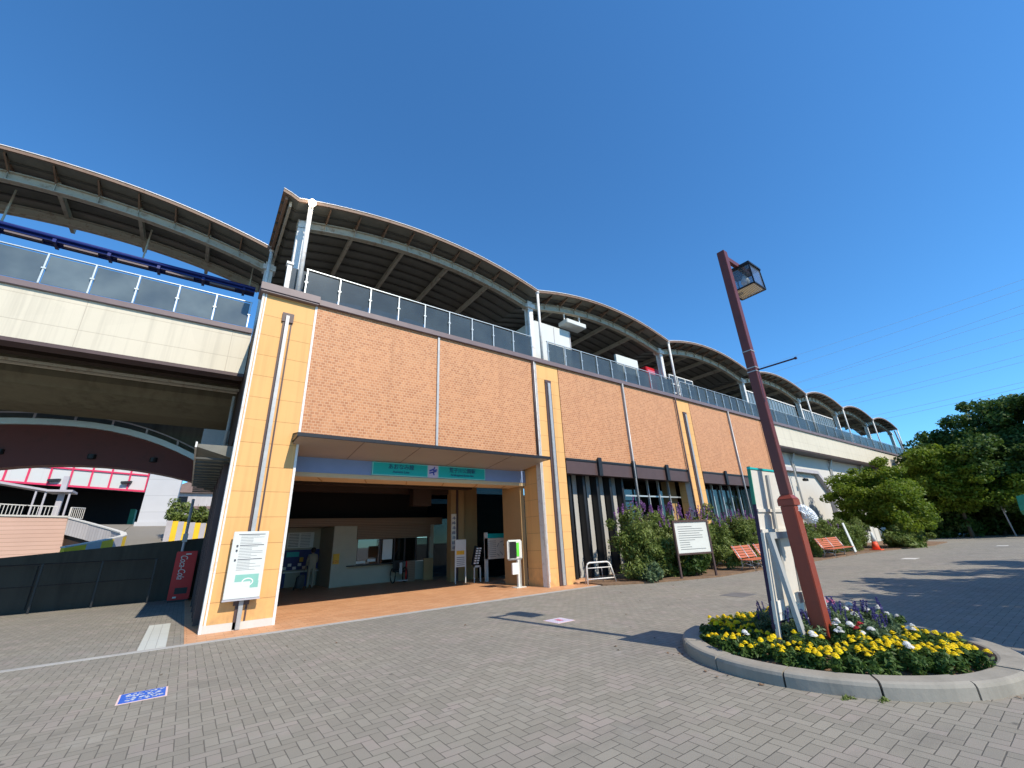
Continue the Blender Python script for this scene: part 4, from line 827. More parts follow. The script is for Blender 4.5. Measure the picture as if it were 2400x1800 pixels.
hand(pr, (.17, .2, .92), 1); hand(pr, (-.19, .12, .84), -1)
t = thing('shopping_bag', 'dark wheeled shopping bag on the hall floor left of the person', 'bag', (3.92, 20.2, .012), rz=R(10))
m = MB(); m.hexa([(-.16, -.12, .06), (.16, -.12, .06), (.16, .12, .06), (-.16, .12, .06), (-.1, -.08, .52), (.18, -.1, .56), (.18, .1, .56), (-.1, .1, .52)]); m.build('body', 'blackmetal', t, .04)
m = MB(); m.tube([(.14, .1, .5), (.24, .14, .85), (.3, .14, .86)], .012, 6); m.build('handle', 'blackmetal', t)
for x in (-.14, .14): m = MB(); m.tube([(x-.015, .12, .06), (x+.015, .12, .06)], .06, 12); m.build('wheel', 'blackmetal', t)

# ------------------------------------------------------------------ plaza furniture
# planter
PC = Vector((7.0, 2.72, 0)); RO, RI = 1.78, 1.53
t = thing('round_planter', 'round concrete kerb ring enclosing the flower bed around the lamp post', 'planter', PC)
gaps = 14
for k in range(gaps):
    a0 = 2*PI*k/gaps+.006+.11; a1 = 2*PI*(k+1)/gaps-.006+.11; m = MB(); n = 8
    prof = [(RO, 0), (RO, .10), (RO-.012, .128), (RO-.04, .142), (RI+.03, .146), (RI+.006, .138), (RI, .12), (RI, 0)]
    jz = random.uniform(-.006, .006); base = []
    for q in range(n+1):
        a = a0+(a1-a0)*q/n; base.append([(r*math.cos(a), r*math.sin(a), z+(jz if z > .05 else 0)) for r, z in prof])
    for A, B in zip(base, base[1:]):
        for i in range(len(prof)): j = (i+1) % len(prof); m.poly([A[i], A[j], B[j], B[i]])
    m.poly(base[0][::-1]); m.poly(base[-1]); m.build('kerb_block', 'kerb', t)
m = MB(); N = 48; ring = [(1.54*math.cos(2*PI*k/N), 1.54*math.sin(2*PI*k/N)) for k in range(N)]
def soilz(r): return .07+.13*max(0, 1-(r/1.54)**2)
rs = [0.01, .4, .8, 1.15, 1.4, 1.535]
for r0, r1 in zip(rs, rs[1:]):
    for k in range(N):
        a, b = 2*PI*k/N, 2*PI*(k+1)/N; m.poly([(r0*math.cos(a), r0*math.sin(a), soilz(r0)), (r1*math.cos(a), r1*math.sin(a), soilz(r1)), (r1*math.cos(b), r1*math.sin(b), soilz(r1)), (r0*math.cos(b), r0*math.sin(b), soilz(r0))])
m.build('soil', 'soil', t)

# lamp post
LP = (6.40, 2.50)
t = thing('lamp_post', 'tall oxide red square lamp post with a black lantern, standing in the flower bed', 'lamp post', (LP[0], LP[1], .15))
m = MB(); w = .085; m.hexa([(-w, -w, -.1), (w, -w, -.1), (w, w, -.1), (-w, w, -.1), (-w, -w, 1.66), (w, -w, 1.66), (w, w, 1.66), (-w, w, 1.66)]); m.build('lower_shaft', 'lampred', t, .008)
m = MB(); m.hexa([(-.1, -.1, 1.66), (.1, -.1, 1.66), (.1, .1, 1.66), (-.1, .1, 1.66), (-.1, -.1, 1.74), (.1, -.1, 1.74), (.1, .1, 1.74), (-.1, .1, 1.74)]); m.hexa([(-.1, -.1, 1.742), (.1, -.1, 1.742), (.1, .1, 1.742), (-.1, .1, 1.742), (-.06, -.06, 1.80), (.06, -.06, 1.80), (.06, .06, 1.80), (-.06, .06, 1.80)]); m.build('collar', 'lampred', t, .004)
w = .06; m = MB(); m.hexa([(-w, -w, 1.8), (w, -w, 1.8), (w, w, 1.8), (-w, w, 1.8), (-w-.03, -w, 5.73), (w-.03, -w, 5.73), (w-.03, w, 5.73), (-w-.03, w, 5.73)]); m.build('upper_shaft', 'lampdark', t, .006)
m = MB(); m.box(.03, .62, -.03, .03, 5.60, 5.68); m.build('lantern_arm', 'lampdark', t)
L0 = (.41, -.2, 5.20); s_ = .40
ln = MB(); x0, y0, z0 = L0; x1_, y1_, z1_ = x0+s_, y0+s_, z0+s_
for (a, b) in (((x0, y0), (x0, y0)), ((x1_, y0), (x1_, y0)), ((x0, y1_), (x0, y1_)), ((x1_, y1_), (x1_, y1_))): ln.bar((a[0], a[1], z0), (a[0]+(x0+s_/2-a[0])*.06, a[1]+(y0+s_/2-a[1])*.06, z1_), .018)
for z in (z0, z1_-.01):
    ln.bar((x0, y0, z), (x1_, y0, z), .022); ln.bar((x0, y1_, z), (x1_, y1_, z), .022); ln.bar((x0, y0, z), (x0, y1_, z), .022); ln.bar((x1_, y0, z), (x1_, y1_, z), .022)
lf = ln.build('lantern_frame', 'blackmetal', t)
m = MB(); m.box(x0, x1_, y0, y1_, z1_, z1_+.03); m.prism([(x0+.02, z1_+.03), (x1_-.02, z1_+.03), (x1_-.12, z1_+.10), (x0+.12, z1_+.10)], y0+.05, y1_-.05); m.build('lantern_top', 'blackmetal', lf)
m = MB(); m.box(x0+.012, x0+.016, y0+.01, y1_-.01, z0+.02, z1_-.02); m.box(x1_-.016, x1_-.012, y0+.01, y1_-.01, z0+.02, z1_-.02); m.box(x0+.02, x1_-.02, y0+.01, y0+.014, z0+.02, z1_-.02); m.box(x0+.02, x1_-.02, y1_-.014, y1_-.01, z0+.02, z1_-.02); m.build('lantern_pane', 'clearglass', lf)
m = MB()
for k in range(14): y = y0+.02+k*.027; m.box(x0+.01, x1_-.01, y, y+.006, z0-.012, z0+.02)
m.build('louvre', 'beamcream', lf)
m = MB(); c = (x0+s_/2, y0+s_/2, z0+.2); m.lathe(c, [(.0, -.09), (.05, -.075), (.07, -.02), (.06, .04), (.035, .08), (.03, .12)], 16); m.build('bulb', 'bulb', lf, smooth=True)
m = MB(); m.box(x0+.1, x1_-.1, y0+.1, y1_-.1, z1_-.1, z1_-.01); m.build('lamp_holder', 'blackmetal', lf)
m = MB(); m.tube([(0, .0, 3.60), (0.02, -.56, 3.60)], .012, 8); m.tube([(0.02, -.55, 3.60), (0.02, -.575, 3.60)], .02, 8); m.build('side_rod', 'purple', t)
for z in (3.57, 3.63, 3.9): m = MB(); m.box(-.066-.015, .066-.015, -.066, .066, z, z+.014); m.build('strap', 'steel', t)
# plastic bag tied to the post
bgm = bmesh.new(); bmesh.ops.create_icosphere(bgm, subdivisions=4, radius=1)
for v in bgm.verts:
    p = v.co; n = abs(math.sin(p.x*9+p.z*13))*.30+abs(math.sin(p.y*15+p.x*11+p.z*5))*.24-.2+random.uniform(-.05, .05)
    v.co = p*(1+n)
me = bpy.data.meshes.new('plastic_bag'); bgm.to_mesh(me); bgm.free(); me.materials.append(M['bag'])
bo = bpy.data.objects.new('plastic_bag', me); C.objects.link(bo); bo.location = (6.60, 2.40, 1.70); bo.scale = (.165, .07, .075); bo.rotation_euler = (0, R(28), R(-8)); tag(bo, 'crumpled white plastic bag tied to the lamp post below its collar', 'bag')

# leaning sign board with grey easel
t = thing('sign_board', 'tall white board on a grey wooden easel seen from behind, beside the lamp post', 'sign', (6.55, 2.75, .15))
def bz(z): return .16-.16*z/2.15     # board leans towards the camera as it rises
def slab(x0, x1, z0, z1, o0, o1, name, mat, par): m = MB(); m.hexa([(x0, bz(z0)+o0, z0), (x1, bz(z0)+o0, z0), (x1, bz(z0)+o1, z0), (x0, bz(z0)+o1, z0), (x0, bz(z1)+o0, z1), (x1, bz(z1)+o0, z1), (x1, bz(z1)+o1, z1), (x0, bz(z1)+o1, z1)]); return m.build(name, mat, par)
sb = slab(-.47, .42, .28, 2.16, 0, .025, 'board', 'signback', t)
slab(-.488, -.472, .20, 1.7, -.012, .03, 'purple_edge', 'purple', t); slab(-.488, -.472, 1.7, 2.2, -.012, .03, 'green_edge', 'greensheet', t); slab(-.49, .43, 2.165, 2.19, -.012, .03, 'teal_edge', 'teal', t); slab(-.50, .43, .225, .275, -.01, .03, 'purple_edge', 'purple', t)
for x in (-.02,): slab(x-.03, x+.03, .62, 2.1, -.03, -.002, 'batten', 'greywood', t)
slab(-.46, .42, 1.32, 1.38, -.03, -.002, 'batten', 'signback', t); slab(-.46, .42, 1.60, 1.64, -.02, -.002, 'batten', 'signback', t)
m = MB(); m.bar((-.44, -.02, 1.30), (.44, -.02, 1.30), .06, .08); m.build('easel_rail', 'greywood', t); m = MB(); m.bar((-.2, -.08, .55), (.4, -.08, .55), .04, .12); m.build('easel_rail', 'signback', t)
for x in (-.44, .44):
    m = MB(); m.bar((x+.03, -.02, 1.34), (x+.06, -.13, .02), .085, .05, up=(0, 1, 0)); m.build('easel_leg', 'greywood', t); m = MB(); m.bar((x-.015, .03, 1.34), (x-.02, .14, .0), .06, .04, up=(0, 1, 0)); m.build('front_leg', 'signback', t)
slab(-.44, -.2, .30, .52, -.03, -.012, 'paper_note', 'paper', t); slab(.0, .38, .32, .54, -.03, -.012, 'paper_note', 'paper', t)
text_part('鳥', .15, 'ink', t, (-.33, .105, .42)); text_part('い', .09, 'ink', t, (.26, .105, .44))

# floor stickers
def sticker(cx, cy, w, mat, label, seed):
    r = random.Random(seed); t = thing('floor_sticker', label, 'floor sign', (cx, cy, 0))
    m = MB(); m.box(-w/2, w/2, -w/2, w/2, .001, .004); m.build('border', 'pinkedge', t)
    m = MB(); m.box(-w/2+.02, w/2-.02, -w/2+.02, w/2-.02, .0045, .007); m.build('face', mat, t)
    m = MB()
    for row in (.28, .08, -.12, -.3):
        x = -w*.36
        while x < w*.34:
            l = r.uniform(.03, .07)
            for q in range(2):
                a = (x+r.uniform(0, .03), w*row+r.uniform(-.03, .03)); b = (x+l+r.uniform(-.01, .01), w*row+r.uniform(-.035, .035)); m.bar((a[0], a[1], .0085), (b[0], b[1], .0085), .016, .002)
            x += l+.012
    m.build('white_strokes', 'whiteclean', t); return t
s1 = sticker(-.12, 7.43, .46, 'bluesticker', 'blue square floor sticker with white strokes on the paving at lower left', 3)
s2 = sticker(6.22, 7.1, .46, 'lav', 'faded pale floor sticker near the lamp post shadow', 5); m = MB(); m.box(-.05, .06, -.08, .1, .009, .011); m.build('red_mark', 'pinkpetal', s2)
m = MB((11.4, 6.15, 0)); m.box(11.05, 11.75, 5.85, 6.45, .001, .005); tag(m.build('manhole_cover', 'manhole'), 'square iron cover flush with the paving in front of the shrubs', 'manhole cover')
m = MB((25.8, 5.85, 0)); m.box(25.4, 26.2, 5.6, 6.1, .001, .005); tag(m.build('painted_mark', 'whitewall'), 'nearer short white mark painted on the plaza at right', 'road marking')
m = MB((37.6, 4.3, 0)); m.box(37.2, 38, 4.05, 4.5, .001, .005); tag(m.build('painted_mark', 'whitewall'), 'farther short white mark painted on the plaza at right', 'road marking')

# U-shaped bicycle barrier
t = thing('bicycle_barrier', 'white arched pipe barrier standing in front of the second ochre pillar', 'barrier', (11.5, 10.85, 0), rz=R(-17))
m = MB(); m.tube([(-.5, 0, 0), (-.48, 0, .58), (-.44, 0, .66), (-.38, 0, .69), (.30, 0, .69), (.38, 0, .66), (.44, 0, .58), (.60, 0, 0)], .028, 10); m.tube([(-.49, 0, .18), (.55, 0, .18)], .02, 8); m.tube([(-.48, 0, .52), (.45, 0, .52)], .016, 8); m.build('hoop', 'white', t, smooth=True)
m = MB(); m.tube([(-.4, .35, .0), (-.35, .3, .5), (.25, .3, .5), (.3, .35, 0)], .02, 8); m.build('rear_hoop', 'greypaint', t, smooth=True)
# notice board by the shrubs
t = thing('notice_board', 'white notice board in a dark frame on two legs before the shrubs', 'notice board', (14.53, 9.07, .0), rz=math.atan2(-.41, 1.5))
m = MB(); m.box(-.74, .74, 0, .03, .84, 1.86); m.build('panel', 'whiteclean', t)
m = MB(); m.box(-.8, .8, -.03, .05, 1.86, 1.93); m.box(-.8, .8, -.03, .05, .78, .84); m.box(-.8, -.74, -.03, .05, .84, 1.86); m.box(.74, .8, -.03, .05, .84, 1.86); m.build('frame', 'brown', t)
for x in (-.77, .77): m = MB(); m.box(x-.03, x+.03, -.02, .04, 0, .78); m.build('leg', 'brown', t)
m = MB(); [m.box(-.6, -.6+random.uniform(.4, 1.15), -.003, 0, .95+k*.075, .965+k*.075) for k in range(11)]; m.build('printed_line', 'ink', t)
# benches
def bench(L_, nleg, label, loc, rz=0.):
    t = thing('park_bench', label, 'bench', loc, 'orange slatted benches', rz); h = L_/2
    m = MB()
    for k in range(5): m.box(-h, h, -.42+k*.095, -.42+k*.095+.075, .38+.004*k, .405+.004*k)
    m.build('seat', 'bench', t, .004)
    m = MB()
    for k in range(5): z = .46+k*.09; y = .04+.045*k; m.hexa([(-h, y, z), (h, y, z), (h, y+.025, z), (-h, y+.025, z), (-h, y+.035, z+.07), (h, y+.035, z+.07), (h, y+.06, z+.07), (-h, y+.06, z+.07)])
    m.build('backrest', 'bench', t)
    for k in range(nleg):
        x = -h+.12+(L_-.24)*k/(nleg-1); m = MB(); m.tube([(x, -.46, 0), (x, -.38, .2), (x, -.4, .36), (x, -.1, .37), (x, .02, .36), (x, .0, .2), (x, .1, 0)], .02, 8); m.tube([(x, -.02, .36), (x, .05, .5), (x, .27, .92)], .018, 8); m.tube([(x, -.38, .2), (x, -.1, .28), (x, .0, .2)], .014, 6); m.build('leg', 'benchmetal', t, smooth=True)
    return t
bench(1.5, 3, 'nearest orange bench, leftmost, right of the white notice board', (18.0, 8.95, .03)); bench(1.8, 3, 'orange bench half hidden behind the white easel board', (20.0, 9.0, .03)); bench(3.0, 3, 'long orange bench seen right of the lamp post, nearest the cone', (26.9, 8.95, .03))
t = thing('marker_post', 'leaning white marker board behind the right end of the bench', 'sign', (29.7, 8.9, 0)); m = MB(); m.hexa([(-.18, 0, .1), (.12, 0, .1), (.12, .04, .1), (-.18, .04, .1), (-.5, .1, 1.6), (-.25, .1, 1.62), (-.25, .14, 1.62), (-.5, .14, 1.6)]); m.build('panel', 'whiteclean', t); m = MB(); m.bar((0, .06, 0), (-.1, .09, .6), .05); m.build('stake', 'greywood', t)
t = thing('traffic_cone', 'orange and white traffic cone at the edge of the planting strip', 'traffic cone', (32.6, 8.75, .05))
m = MB(); m.box(-.28, .28, -.28, .28, 0, .04); m.build('base', 'cone', t); m = MB(); m.lathe((0, 0, .04), [(.2, 0), (.12, .42)], 16); m.build('cone_body', 'cone', t, smooth=True); m = MB(); m.lathe((0, 0, .46), [(.12, 0), (.045, .5), (.03, .52)], 16); m.build('pale_sleeve', 'whiteclean', t, smooth=True)
t = thing('green_sheet', 'small green mesh cover at the right edge before the trees', 'cover', (50, 3.3, 1.0)); m = MB(); m.hexa([(-.2, -1.2, 1.2), (.2, -1.2, 1.2), (.3, .7, .6), (-.3, .7, .9), (-.2, -1.2, 2.4), (.2, -1.2, 2.4), (.2, .6, 1.95), (-.2, .6, 1.95)]); m.build('mesh_sheet', 'greensheet', t); m = MB(); m.box(-.05, .05, -.9, -.8, -1.0, 1.2); m.build('post', 'greypaint', t)

# ------------------------------------------------------------------ plants
def blob_clumps(n, c, rx, ry, rz_, r, seed, shell=.55, jit=.35, lo=-1.):
    g = np.random.default_rng(seed); out = []
    while len(out) < n:
        d = g.normal(size=3); d /= np.linalg.norm(d); q = shell+(1-shell)*g.random()
        wob = 1+.22*math.sin(d[0]*5+seed)+.18*math.sin(d[1]*6+seed*2)+.12*math.sin(d[2]*7+seed*3)
        p = d*q*wob
        if p[2] < lo: continue
        out.append((c[0]+p[0]*rx, c[1]+p[1]*ry, c[2]+p[2]*rz_, r*(.6+.8*g.random())))
    return out
def tree(name, label, loc, h0, h1, rad, mat, nclump, per, leaf, clr, seed, group=None, ry=None, flat=.2, trunk=.16, lo=-.9):
    t = thing(name, label, 'tree', loc, group); cz = (h0+h1)/2; rz_ = (h1-h0)/2
    cl = blob_clumps(nclump, (0, 0, cz), rad, ry or rad, rz_, clr, seed, lo=lo)
    leaves('crown', mat, t, cl, per, leaf, clr, flat, seed=seed)
    m = MB(); g = random.Random(seed)
    m.tube([(0, 0, -.1), (.05, .03, h0*.6+.2), (-.03, 0, cz), (0, 0.05, h1-.4*rz_)], [trunk, trunk*.8, trunk*.55, trunk*.2], 9)
    for k in range(7):
        c = cl[g.randrange(len(cl))]; z0 = g.uniform(max(.4, h0*.6), cz); m.tube([(0, 0, z0), (c[0]*.5, c[1]*.5, (z0+c[2])/2+.1), (c[0]*.9, c[1]*.9, c[2])], [trunk*.45, trunk*.28, trunk*.1], 6)
    m.build('trunk', 'bark', t, smooth=True); return t
tree('maple_tree', 'bushy bright green maple at the end of the planting strip, left of the dark grove', (37.3, 9.0, 0), .9, 5.15, 2.6, 'leaf_maple', 230, 230, .095, .55, 21, flat=.35)
tree('grove_tree', 'lighter layered tree at the left edge of the dark grove', (54, 7.6, 0), 2.0, 8.4, 3.5, 'leaf_maple', 170, 250, 0.150, .85, 22, 'trees of the grove', flat=.45)
tree('grove_tree', 'tall dark tree in the middle of the grove, rising behind the layered one', (60, 6.3, 0), 2.5, 11.2, 4.0, 'leaf_dark', 170, 250, 0.177, .95, 23, 'trees of the grove')
tree('grove_tree', 'tallest dark tree at the right edge of the photo', (59, 1.0, 0), 2.4, 12.7, 3.9, 'leaf_dark', 180, 250, 0.177, .95, 24, 'trees of the grove')
tree('grove_tree', 'dark tree filling the grove between the layered and the tallest tree', (56, 4.0, 0), 1.6, 9.0, 3.3, 'leaf_dark', 150, 250, 0.163, .9, 25, 'trees of the grove')
tree('grove_tree', 'low dark tree behind the layered one beside the deck end', (66, 10.5, 0), .5, 7.5, 4.0, 'leaf_dark', 130, 120, .28, 1.0, 26, 'trees of the grove')
tree('grove_tree', 'dark tree at the back of the grove behind the middle trunk', (68, 4.0, 0), .3, 9.0, 5.0, 'leaf_dark', 150, 120, .30, 1.1, 27, 'trees of the grove')
for i, (x, y, r_, h) in enumerate(((53, 9.5, 2.6, 2.6), (58, 6.5, 3.0, 3.0), (60, 2.0, 3.2, 3.0), (63, -2.0, 3.0, 3.4))):
    t = thing('grove_undergrowth', ('dark undergrowth below the layered tree', 'dark undergrowth below the middle of the grove', 'dark undergrowth beneath the tallest tree', 'dark undergrowth at the right edge of the grove')[i], 'bush', (x+3, y, 0), 'undergrowth of the grove')
    leaves('foliage', 'leaf_dark', t, blob_clumps(60, (0, 0, h*.42), 2.4, r_, h*.55, .7, 40+i, shell=.3, lo=-.8), 90, .22, .7, .2, seed=50+i)
t = thing('leaning_post', 'thin pale post leaning in the dark grove', 'post', (54.5, 5.2, 0)); m = MB(); m.tube([(0, 0, 0), (-.3, .2, 4.3)], .05, 8); m.build('shaft', 'greypaint', t, smooth=True); m = MB(); m.box(-.28, 0, -.06, .02, 1.9, 2.2); m.build('plate', 'whiteclean', t)
# trees outside the frame on the sunny side that throw the dappled shade on the plaza
for i, (x, y, h, r_) in enumerate(((12.0, -4.4, 7.2, 2.6), (15.6, -4.6, 6.9, 2.7), (19.6, -5.0, 7.3, 2.8), (24.5, -5.5, 7.4, 3.0))):
    tree('plaza_tree', 'leafy plaza tree on the sunny side, %s in its row from the flower bed' % ('first', 'second', 'third', 'fourth')[i], (x, y, 0), 2.6, h, r_, 'leaf_dark', 60, 70, .26, .9, 60+i, 'plaza trees south of the flower bed')
# shrubs along the frontage
def shrub(name, label, loc, rx, ry, h, mat, n, per, leaf, cr, seed, flowers=None, group=None, nf=0, cat='shrub'):
    t = thing(name, label, cat, loc, group)
    cl = blob_clumps(n, (0, 0, h*.46), rx, ry, h*.56, cr, seed, shell=.35, lo=-.78); leaves('foliage', mat, t, cl, per, leaf, cr, .1, 2.4, seed)
    m = MB(); g = random.Random(seed)
    for k in range(9): a = g.uniform(0, 2*PI); r_ = g.uniform(.2, .8); m.tube([(.1*math.cos(a), .1*math.sin(a), 0), (rx*r_*math.cos(a)*.7, ry*r_*math.sin(a)*.7, h*.55), (rx*r_*math.cos(a), ry*r_*math.sin(a), h*g.uniform(.8, 1.0))], [.018, .012, .006], 5)
    m.build('stem', 'bark', t)
    if flowers:
        pts = []
        for k in range(nf):
            a = g.uniform(0, 2*PI); r_ = g.uniform(.1, 1); x = rx*r_*math.cos(a); y = ry*r_*math.sin(a); z = h*(.95+.15*g.random())-.25*h*r_**2
            dx = g.uniform(-.12, .12); dz = .2+.1*g.random()
            for q in range(5): pts.append((x+dx*q/5, y, z+dz*q/5, .035))
        leaves('flower_spike', flowers, t, pts, 10, .035, .03, 0, 1.3, seed+5)
        stem = []
    return t
SH = [('tall shrub with purple flower spikes behind the white notice board', (13.3, 10.4), 1.25, .8, 2.35, 14), ('tall shrub with purple spikes right behind the notice board', (15.5, 10.3), 1.3, .9, 2.25, 12), ('leafy shrub with purple spikes between notice board and benches', (17.7, 10.5), 1.4, .9, 2.2, 12), ('shrub behind the leftmost orange bench', (20.2, 10.4), 1.5, .9, 2.1, 10), ('shrub behind the easel board and second bench', (23, 10.4), 1.6, .9, 2.0, 8), ('shrub behind the long bench, right of the lamp post', (26.3, 10.4), 1.7, .9, 1.75, 5), ('shrub right of the lamp post behind the marker board', (29.6, 10.2), 1.6, .9, 1.6, 4), ('shrub under the maple beside the cone', (33.0, 10.0), 1.8, 1.0, 1.7, 0), ('shrub between the marker board and the cone', (31.3, 9.9), 1.4, .8, 1.6, 0), ('shrub at the far end under the maple, beyond the cone', (35.6, 10.6), 1.8, .9, 1.8, 0)]
for i, (lb, (x, y), rx, ry, h, nf) in enumerate(SH):
    shrub('flowering_shrub', lb, (x, y, .04), rx, ry, h, 'leaf_shrub', 85, 190, .048, .28, 80+i, 'buddleia' if nf else None, 'shrubs of the planting strip', nf*2)
shrub('low_shrub', 'small pale green rounded bush at the foot of the notice board, left', (12.9, 9.75, .03), .55, .4, .5, 'leaf_sage', 26, 110, .05, .15, 95)
shrub('low_shrub', 'small dark bush between the notice board legs', (15.0, 9.4, .03), .6, .35, .75, 'leaf_dark', 26, 100, .055, .16, 96)
shrub('low_shrub', 'spreading ground bush with pale leaves right of the cone', (36.6, 8.2, .03), 2.9, .9, 1.2, 'leaf_shrub', 70, 100, .09, .3, 97)
shrub('passage_bush', 'sunlit bush above the striped parapet in the passage', (0, 32.2, 2.4), 1.6, .8, 2.0, 'leaf_shrub', 60, 110, .09, .3, 98)
# flowers in the round planter
def flower_plant(petal, nhead, hr, spread, h, leafm, seed, name, label, cat='flower', spike=False, group=None):
    t = thing(name, label, cat, (0, 0, 0), group); g = random.Random(seed)
    cl = [(g.uniform(-spread, spread), g.uniform(-spread, spread), g.uniform(.12, .85)*h, .06) for _ in range(16)]
    leaves('foliage', leafm, t, cl, 42, .022, .08, 0, 2.4, seed, up=.6)
    for k in range(nhead):
        a = g.uniform(0, 2*PI); r_ = spread*math.sqrt(g.random())*1.1; x, y = r_*math.cos(a), r_*math.sin(a); z = h*g.uniform(.88, 1.12)
        if spike: pts = [(x+.004*q, y, z+.016*q, .013) for q in range(9)]; leaves('flower_spike', petal, t, pts, 9, .014, .012, 0, 1.2, seed+k)
        else:
            # domed, ruffled head of many petals
            pts = []; tx, ty = g.uniform(-.3, .3), g.uniform(-.5, .1)
            m = MB((x, y, z)); 
            for ring, (rr, zz_, n) in enumerate(((hr, 0, 11), (hr*.8, .010, 9), (hr*.55, .018, 7), (hr*.28, .024, 5))):
                for q in range(n):
                    b = 2*PI*(q+.5*ring)/n+g.uniform(-.15, .15); w = 2.6*rr/n+.004
                    c0 = Vector((rr*.35*math.cos(b), rr*.35*math.sin(b), zz_)); c1 = Vector((rr*math.cos(b), rr*math.sin(b), zz_-.006+g.uniform(-.003, .006))); px_ = Vector((-math.sin(b), math.cos(b), 0))*w
                    T_ = lambda v: Vector((x, y, z))+Vector((v.x+tx*v.z, v.y+ty*v.z, v.z-tx*v.x-ty*v.y))
                    m.poly([T_(c0-px_*.5), T_(c1-px_), T_(c1*1.06+Vector((0, 0, -.004))), T_(c1+px_), T_(c0+px_*.5)])
            m.build('flower_head', petal, t, fix=False)
    return t
protos = [flower_plant('marigold', (5, 4, 6, 5)[i], .031, .15, .18, 'leaf_bed', 200+i, 'marigold_plant', 'low green plant with yellow ball blooms in the round kerbed bed', group='yellow marigold plants') for i in range(4)]
wp = [flower_plant('whitepetal', 3, .038, .09, .30, 'leaf_bed', 230+i, 'white_flower_plant', 'plant with white blooms among the marigolds', group='white flowering plants in the bed') for i in range(2)]
rp = [flower_plant('redpetal', 2, .036, .07, .28, 'leaf_bed', 240, 'red_flower_plant', 'plant with deep red blooms at the front foot of the lamp post'), flower_plant('pinkpetal', 4, .034, .1, .36, 'leaf_bed', 241, 'pink_flower_plant', 'plants with pink and dark red blooms in the middle of the bed', group='pink flowering plants in the bed')]
sv_ = [flower_plant('salvia', 2, 0, .12, .32, 'leaf_sage', 250+i, 'salvia_plant', 'pale leaved plant with violet flower spikes around the lamp post', spike=True, group='violet salvia plants in the bed') for i in range(2)]
used = set()
def plant(proto, x, y, sc=1., rz=None):
    o = proto if proto.name not in used else copy_tree(proto); used.add(proto.name); used.add(o.name)
    r_ = math.hypot(x-PC.x, y-PC.y); o.location = (x, y, soilz(r_)-.01); o.rotation_euler = (0, 0, random.uniform(0, 6.28) if rz is None else rz); o.scale = (sc, sc, sc*random.uniform(.9, 1.1))
    dx, dy = x-PC.x, y-PC.y; fr = -.6*dx-.8*dy; rt = .8*dx-.6*dy
    where = '%s %s of the round bed' % ('far' if fr < -.45 else 'near' if fr > .45 else 'middle', 'left' if rt < -.75 else 'centre left' if rt < -.2 else 'centre' if rt < .3 else 'centre right' if rt < .9 else 'right edge')
    o['label'] = {'marigold_plant': 'green plant with yellow ball blooms, ', 'salvia_plant': 'pale leaved plant with violet spikes, ', 'white_flower_plant': 'plant with white blooms, ', 'pink_flower_plant': 'plant with pink blooms, ', 'red_flower_plant': 'plant with deep red blooms by the lamp post, '}[o.name.split('.')[0]]+where; return o
pts = []; tries = 0; g = random.Random(5)
while len(pts) < 125 and tries < 9000:
    tries += 1; a = g.uniform(0, 2*PI); r_ = 1.40*math.sqrt(g.random()); x, y = PC.x+r_*math.cos(a), PC.y+r_*math.sin(a)
    if r_ > 1.08 and -80 < math.degrees(math.atan2(y-PC.y, x-PC.x)) < -12: continue
    if r_ > 1.3 and y < PC.y and g.random() < .4: continue
    inner = r_ < .82
    if any((x-p[0])**2+(y-p[1])**2 < .148**2 for p in pts): continue
    pts.append((x, y, r_, inner))
iw = 0
for (x, y, r_, inner) in pts:
    if math.hypot(x-LP[0], y-LP[1]) < .13 or abs(x-6.09) < .05 and abs(y-2.75) < .12: continue
    if inner:
        q = (x-PC.x)*.7+(PC.y-y)
        if x > 7.25 and y < 3.1: plant(g.choice([wp[0], wp[1], rp[1], sv_[0]]), x, y, 1.)
        else: plant(g.choice(sv_+[wp[0]] if g.random() < .5 else sv_), x, y, g.uniform(.85, 1.0))
    elif g.random() < .05: plant(g.choice(wp), x, y, .85)
    else: plant(g.choice(protos), x, y, g.uniform(.85, 1.15))
plant(rp[0], 6.52, 2.2)
for p in (wp[0], wp[1], rp[1]):
    if p.name not in used: plant(p, 7.4+random.random()*.4, 2.4+random.random()*.4)
plant(wp[0], 6.3, 2.28, .8); plant(wp[1], 6.15, 2.5, .7)
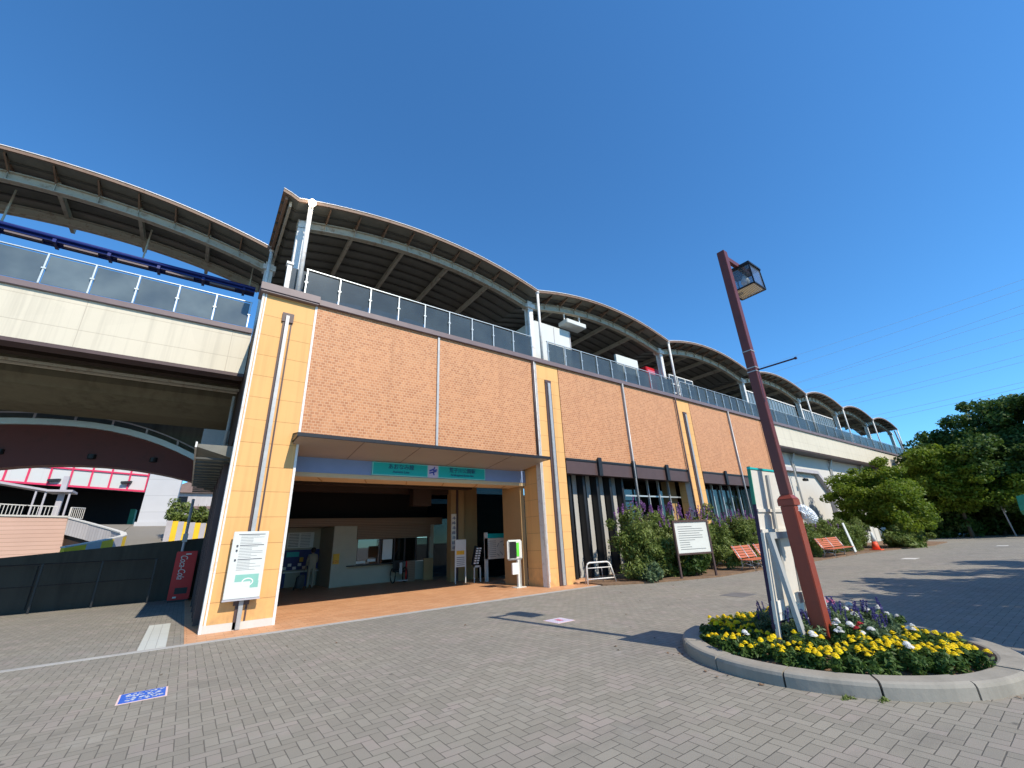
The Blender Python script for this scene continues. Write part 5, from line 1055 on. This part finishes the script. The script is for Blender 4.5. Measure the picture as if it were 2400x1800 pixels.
# weeds at kerb foot
for i, (x, y) in enumerate(((6.3, .95), (5.28, 2.0), (5.45, 1.78))):
    t = thing('kerb_weed', ('grassy weed tuft on the paving at the front foot of the round kerb', 'small weed at the left foot of the round kerb', 'tiny weed by the left front kerb joint')[i], 'weed', (x, y, 0)); leaves('foliage', 'leaf_shrub', t, [(random.uniform(-.12, .12)*(1 if i == 0 else .4), random.uniform(-.02, .02), .008, .03) for _ in range(5)], 12, .012, .03, .5, 3.5, 300+i)

# litter: a few dry leaves blown against the kerbs
r2_ = np.random.default_rng(77); lp = []
for _ in range(90):
    q = r2_.random()
    if q < .35: a = r2_.uniform(0, 6.28); lp.append((PC.x+(RO+.03+abs(r2_.normal())*.12)*math.cos(a), PC.y+(RO+.03+abs(r2_.normal())*.12)*math.sin(a), .012, .02))
    elif q < .7: x = r2_.uniform(11.5, 30); lp.append((x, 9.3-.02*(x-11.5)-abs(r2_.normal())*.5, .012, .03))
    else: lp.append((r2_.uniform(-1, 12), r2_.uniform(3, 10.4), .012, .01))
fo = leaves('fallen_leaves', 'soil', None, lp, 2, .028, .02, .9, 1.6, 5, up=3.); tag(fo, kind='stuff')
# power lines crossing the sky on the right
W1 = [((110.5, 32.6, 40), (109.5, -3.4, 40)), ((117.6, 38.2, 40), (114.4, -3.0, 40)), ((133.1, 42, 40), (123.7, -2.2, 40)), ((133.9, 41.6, 40), (128.9, -1.8, 40)), ((143.2, 43, 40), (140.7, -.9, 40)), ((150.8, 40.2, 40), (148.6, -.3, 40)), ((169.5, 40.6, 40), (164.3, 1.0, 40)), ((176, 38.7, 40), (171.8, 1.6, 40)), ((204.3, 42.3, 40), (198.9, 3.7, 40)), ((215.4, 40.9, 40), (207.5, 4.4, 40))]
for i, (a, b) in enumerate(W1):
    a = Vector(a); b = Vector(b); d = (b-a); m = MB(); pts = []
    for k in range(17):
        s = -.5+2.0*k/16; p = a+d*s; p.z += .5*((s-.5)**2-.25)*4*.3; pts.append(p)
    m.tube(pts, .026*a.x/110, 5); o = m.build('power_line', 'wire')
    tag(o, 'thin overhead power line across the sky at right, %s counted from the top' % ('first', 'second', 'third', 'fourth', 'fifth', 'sixth', 'seventh', 'eighth', 'ninth', 'tenth')[i], 'power line', 'overhead power lines')
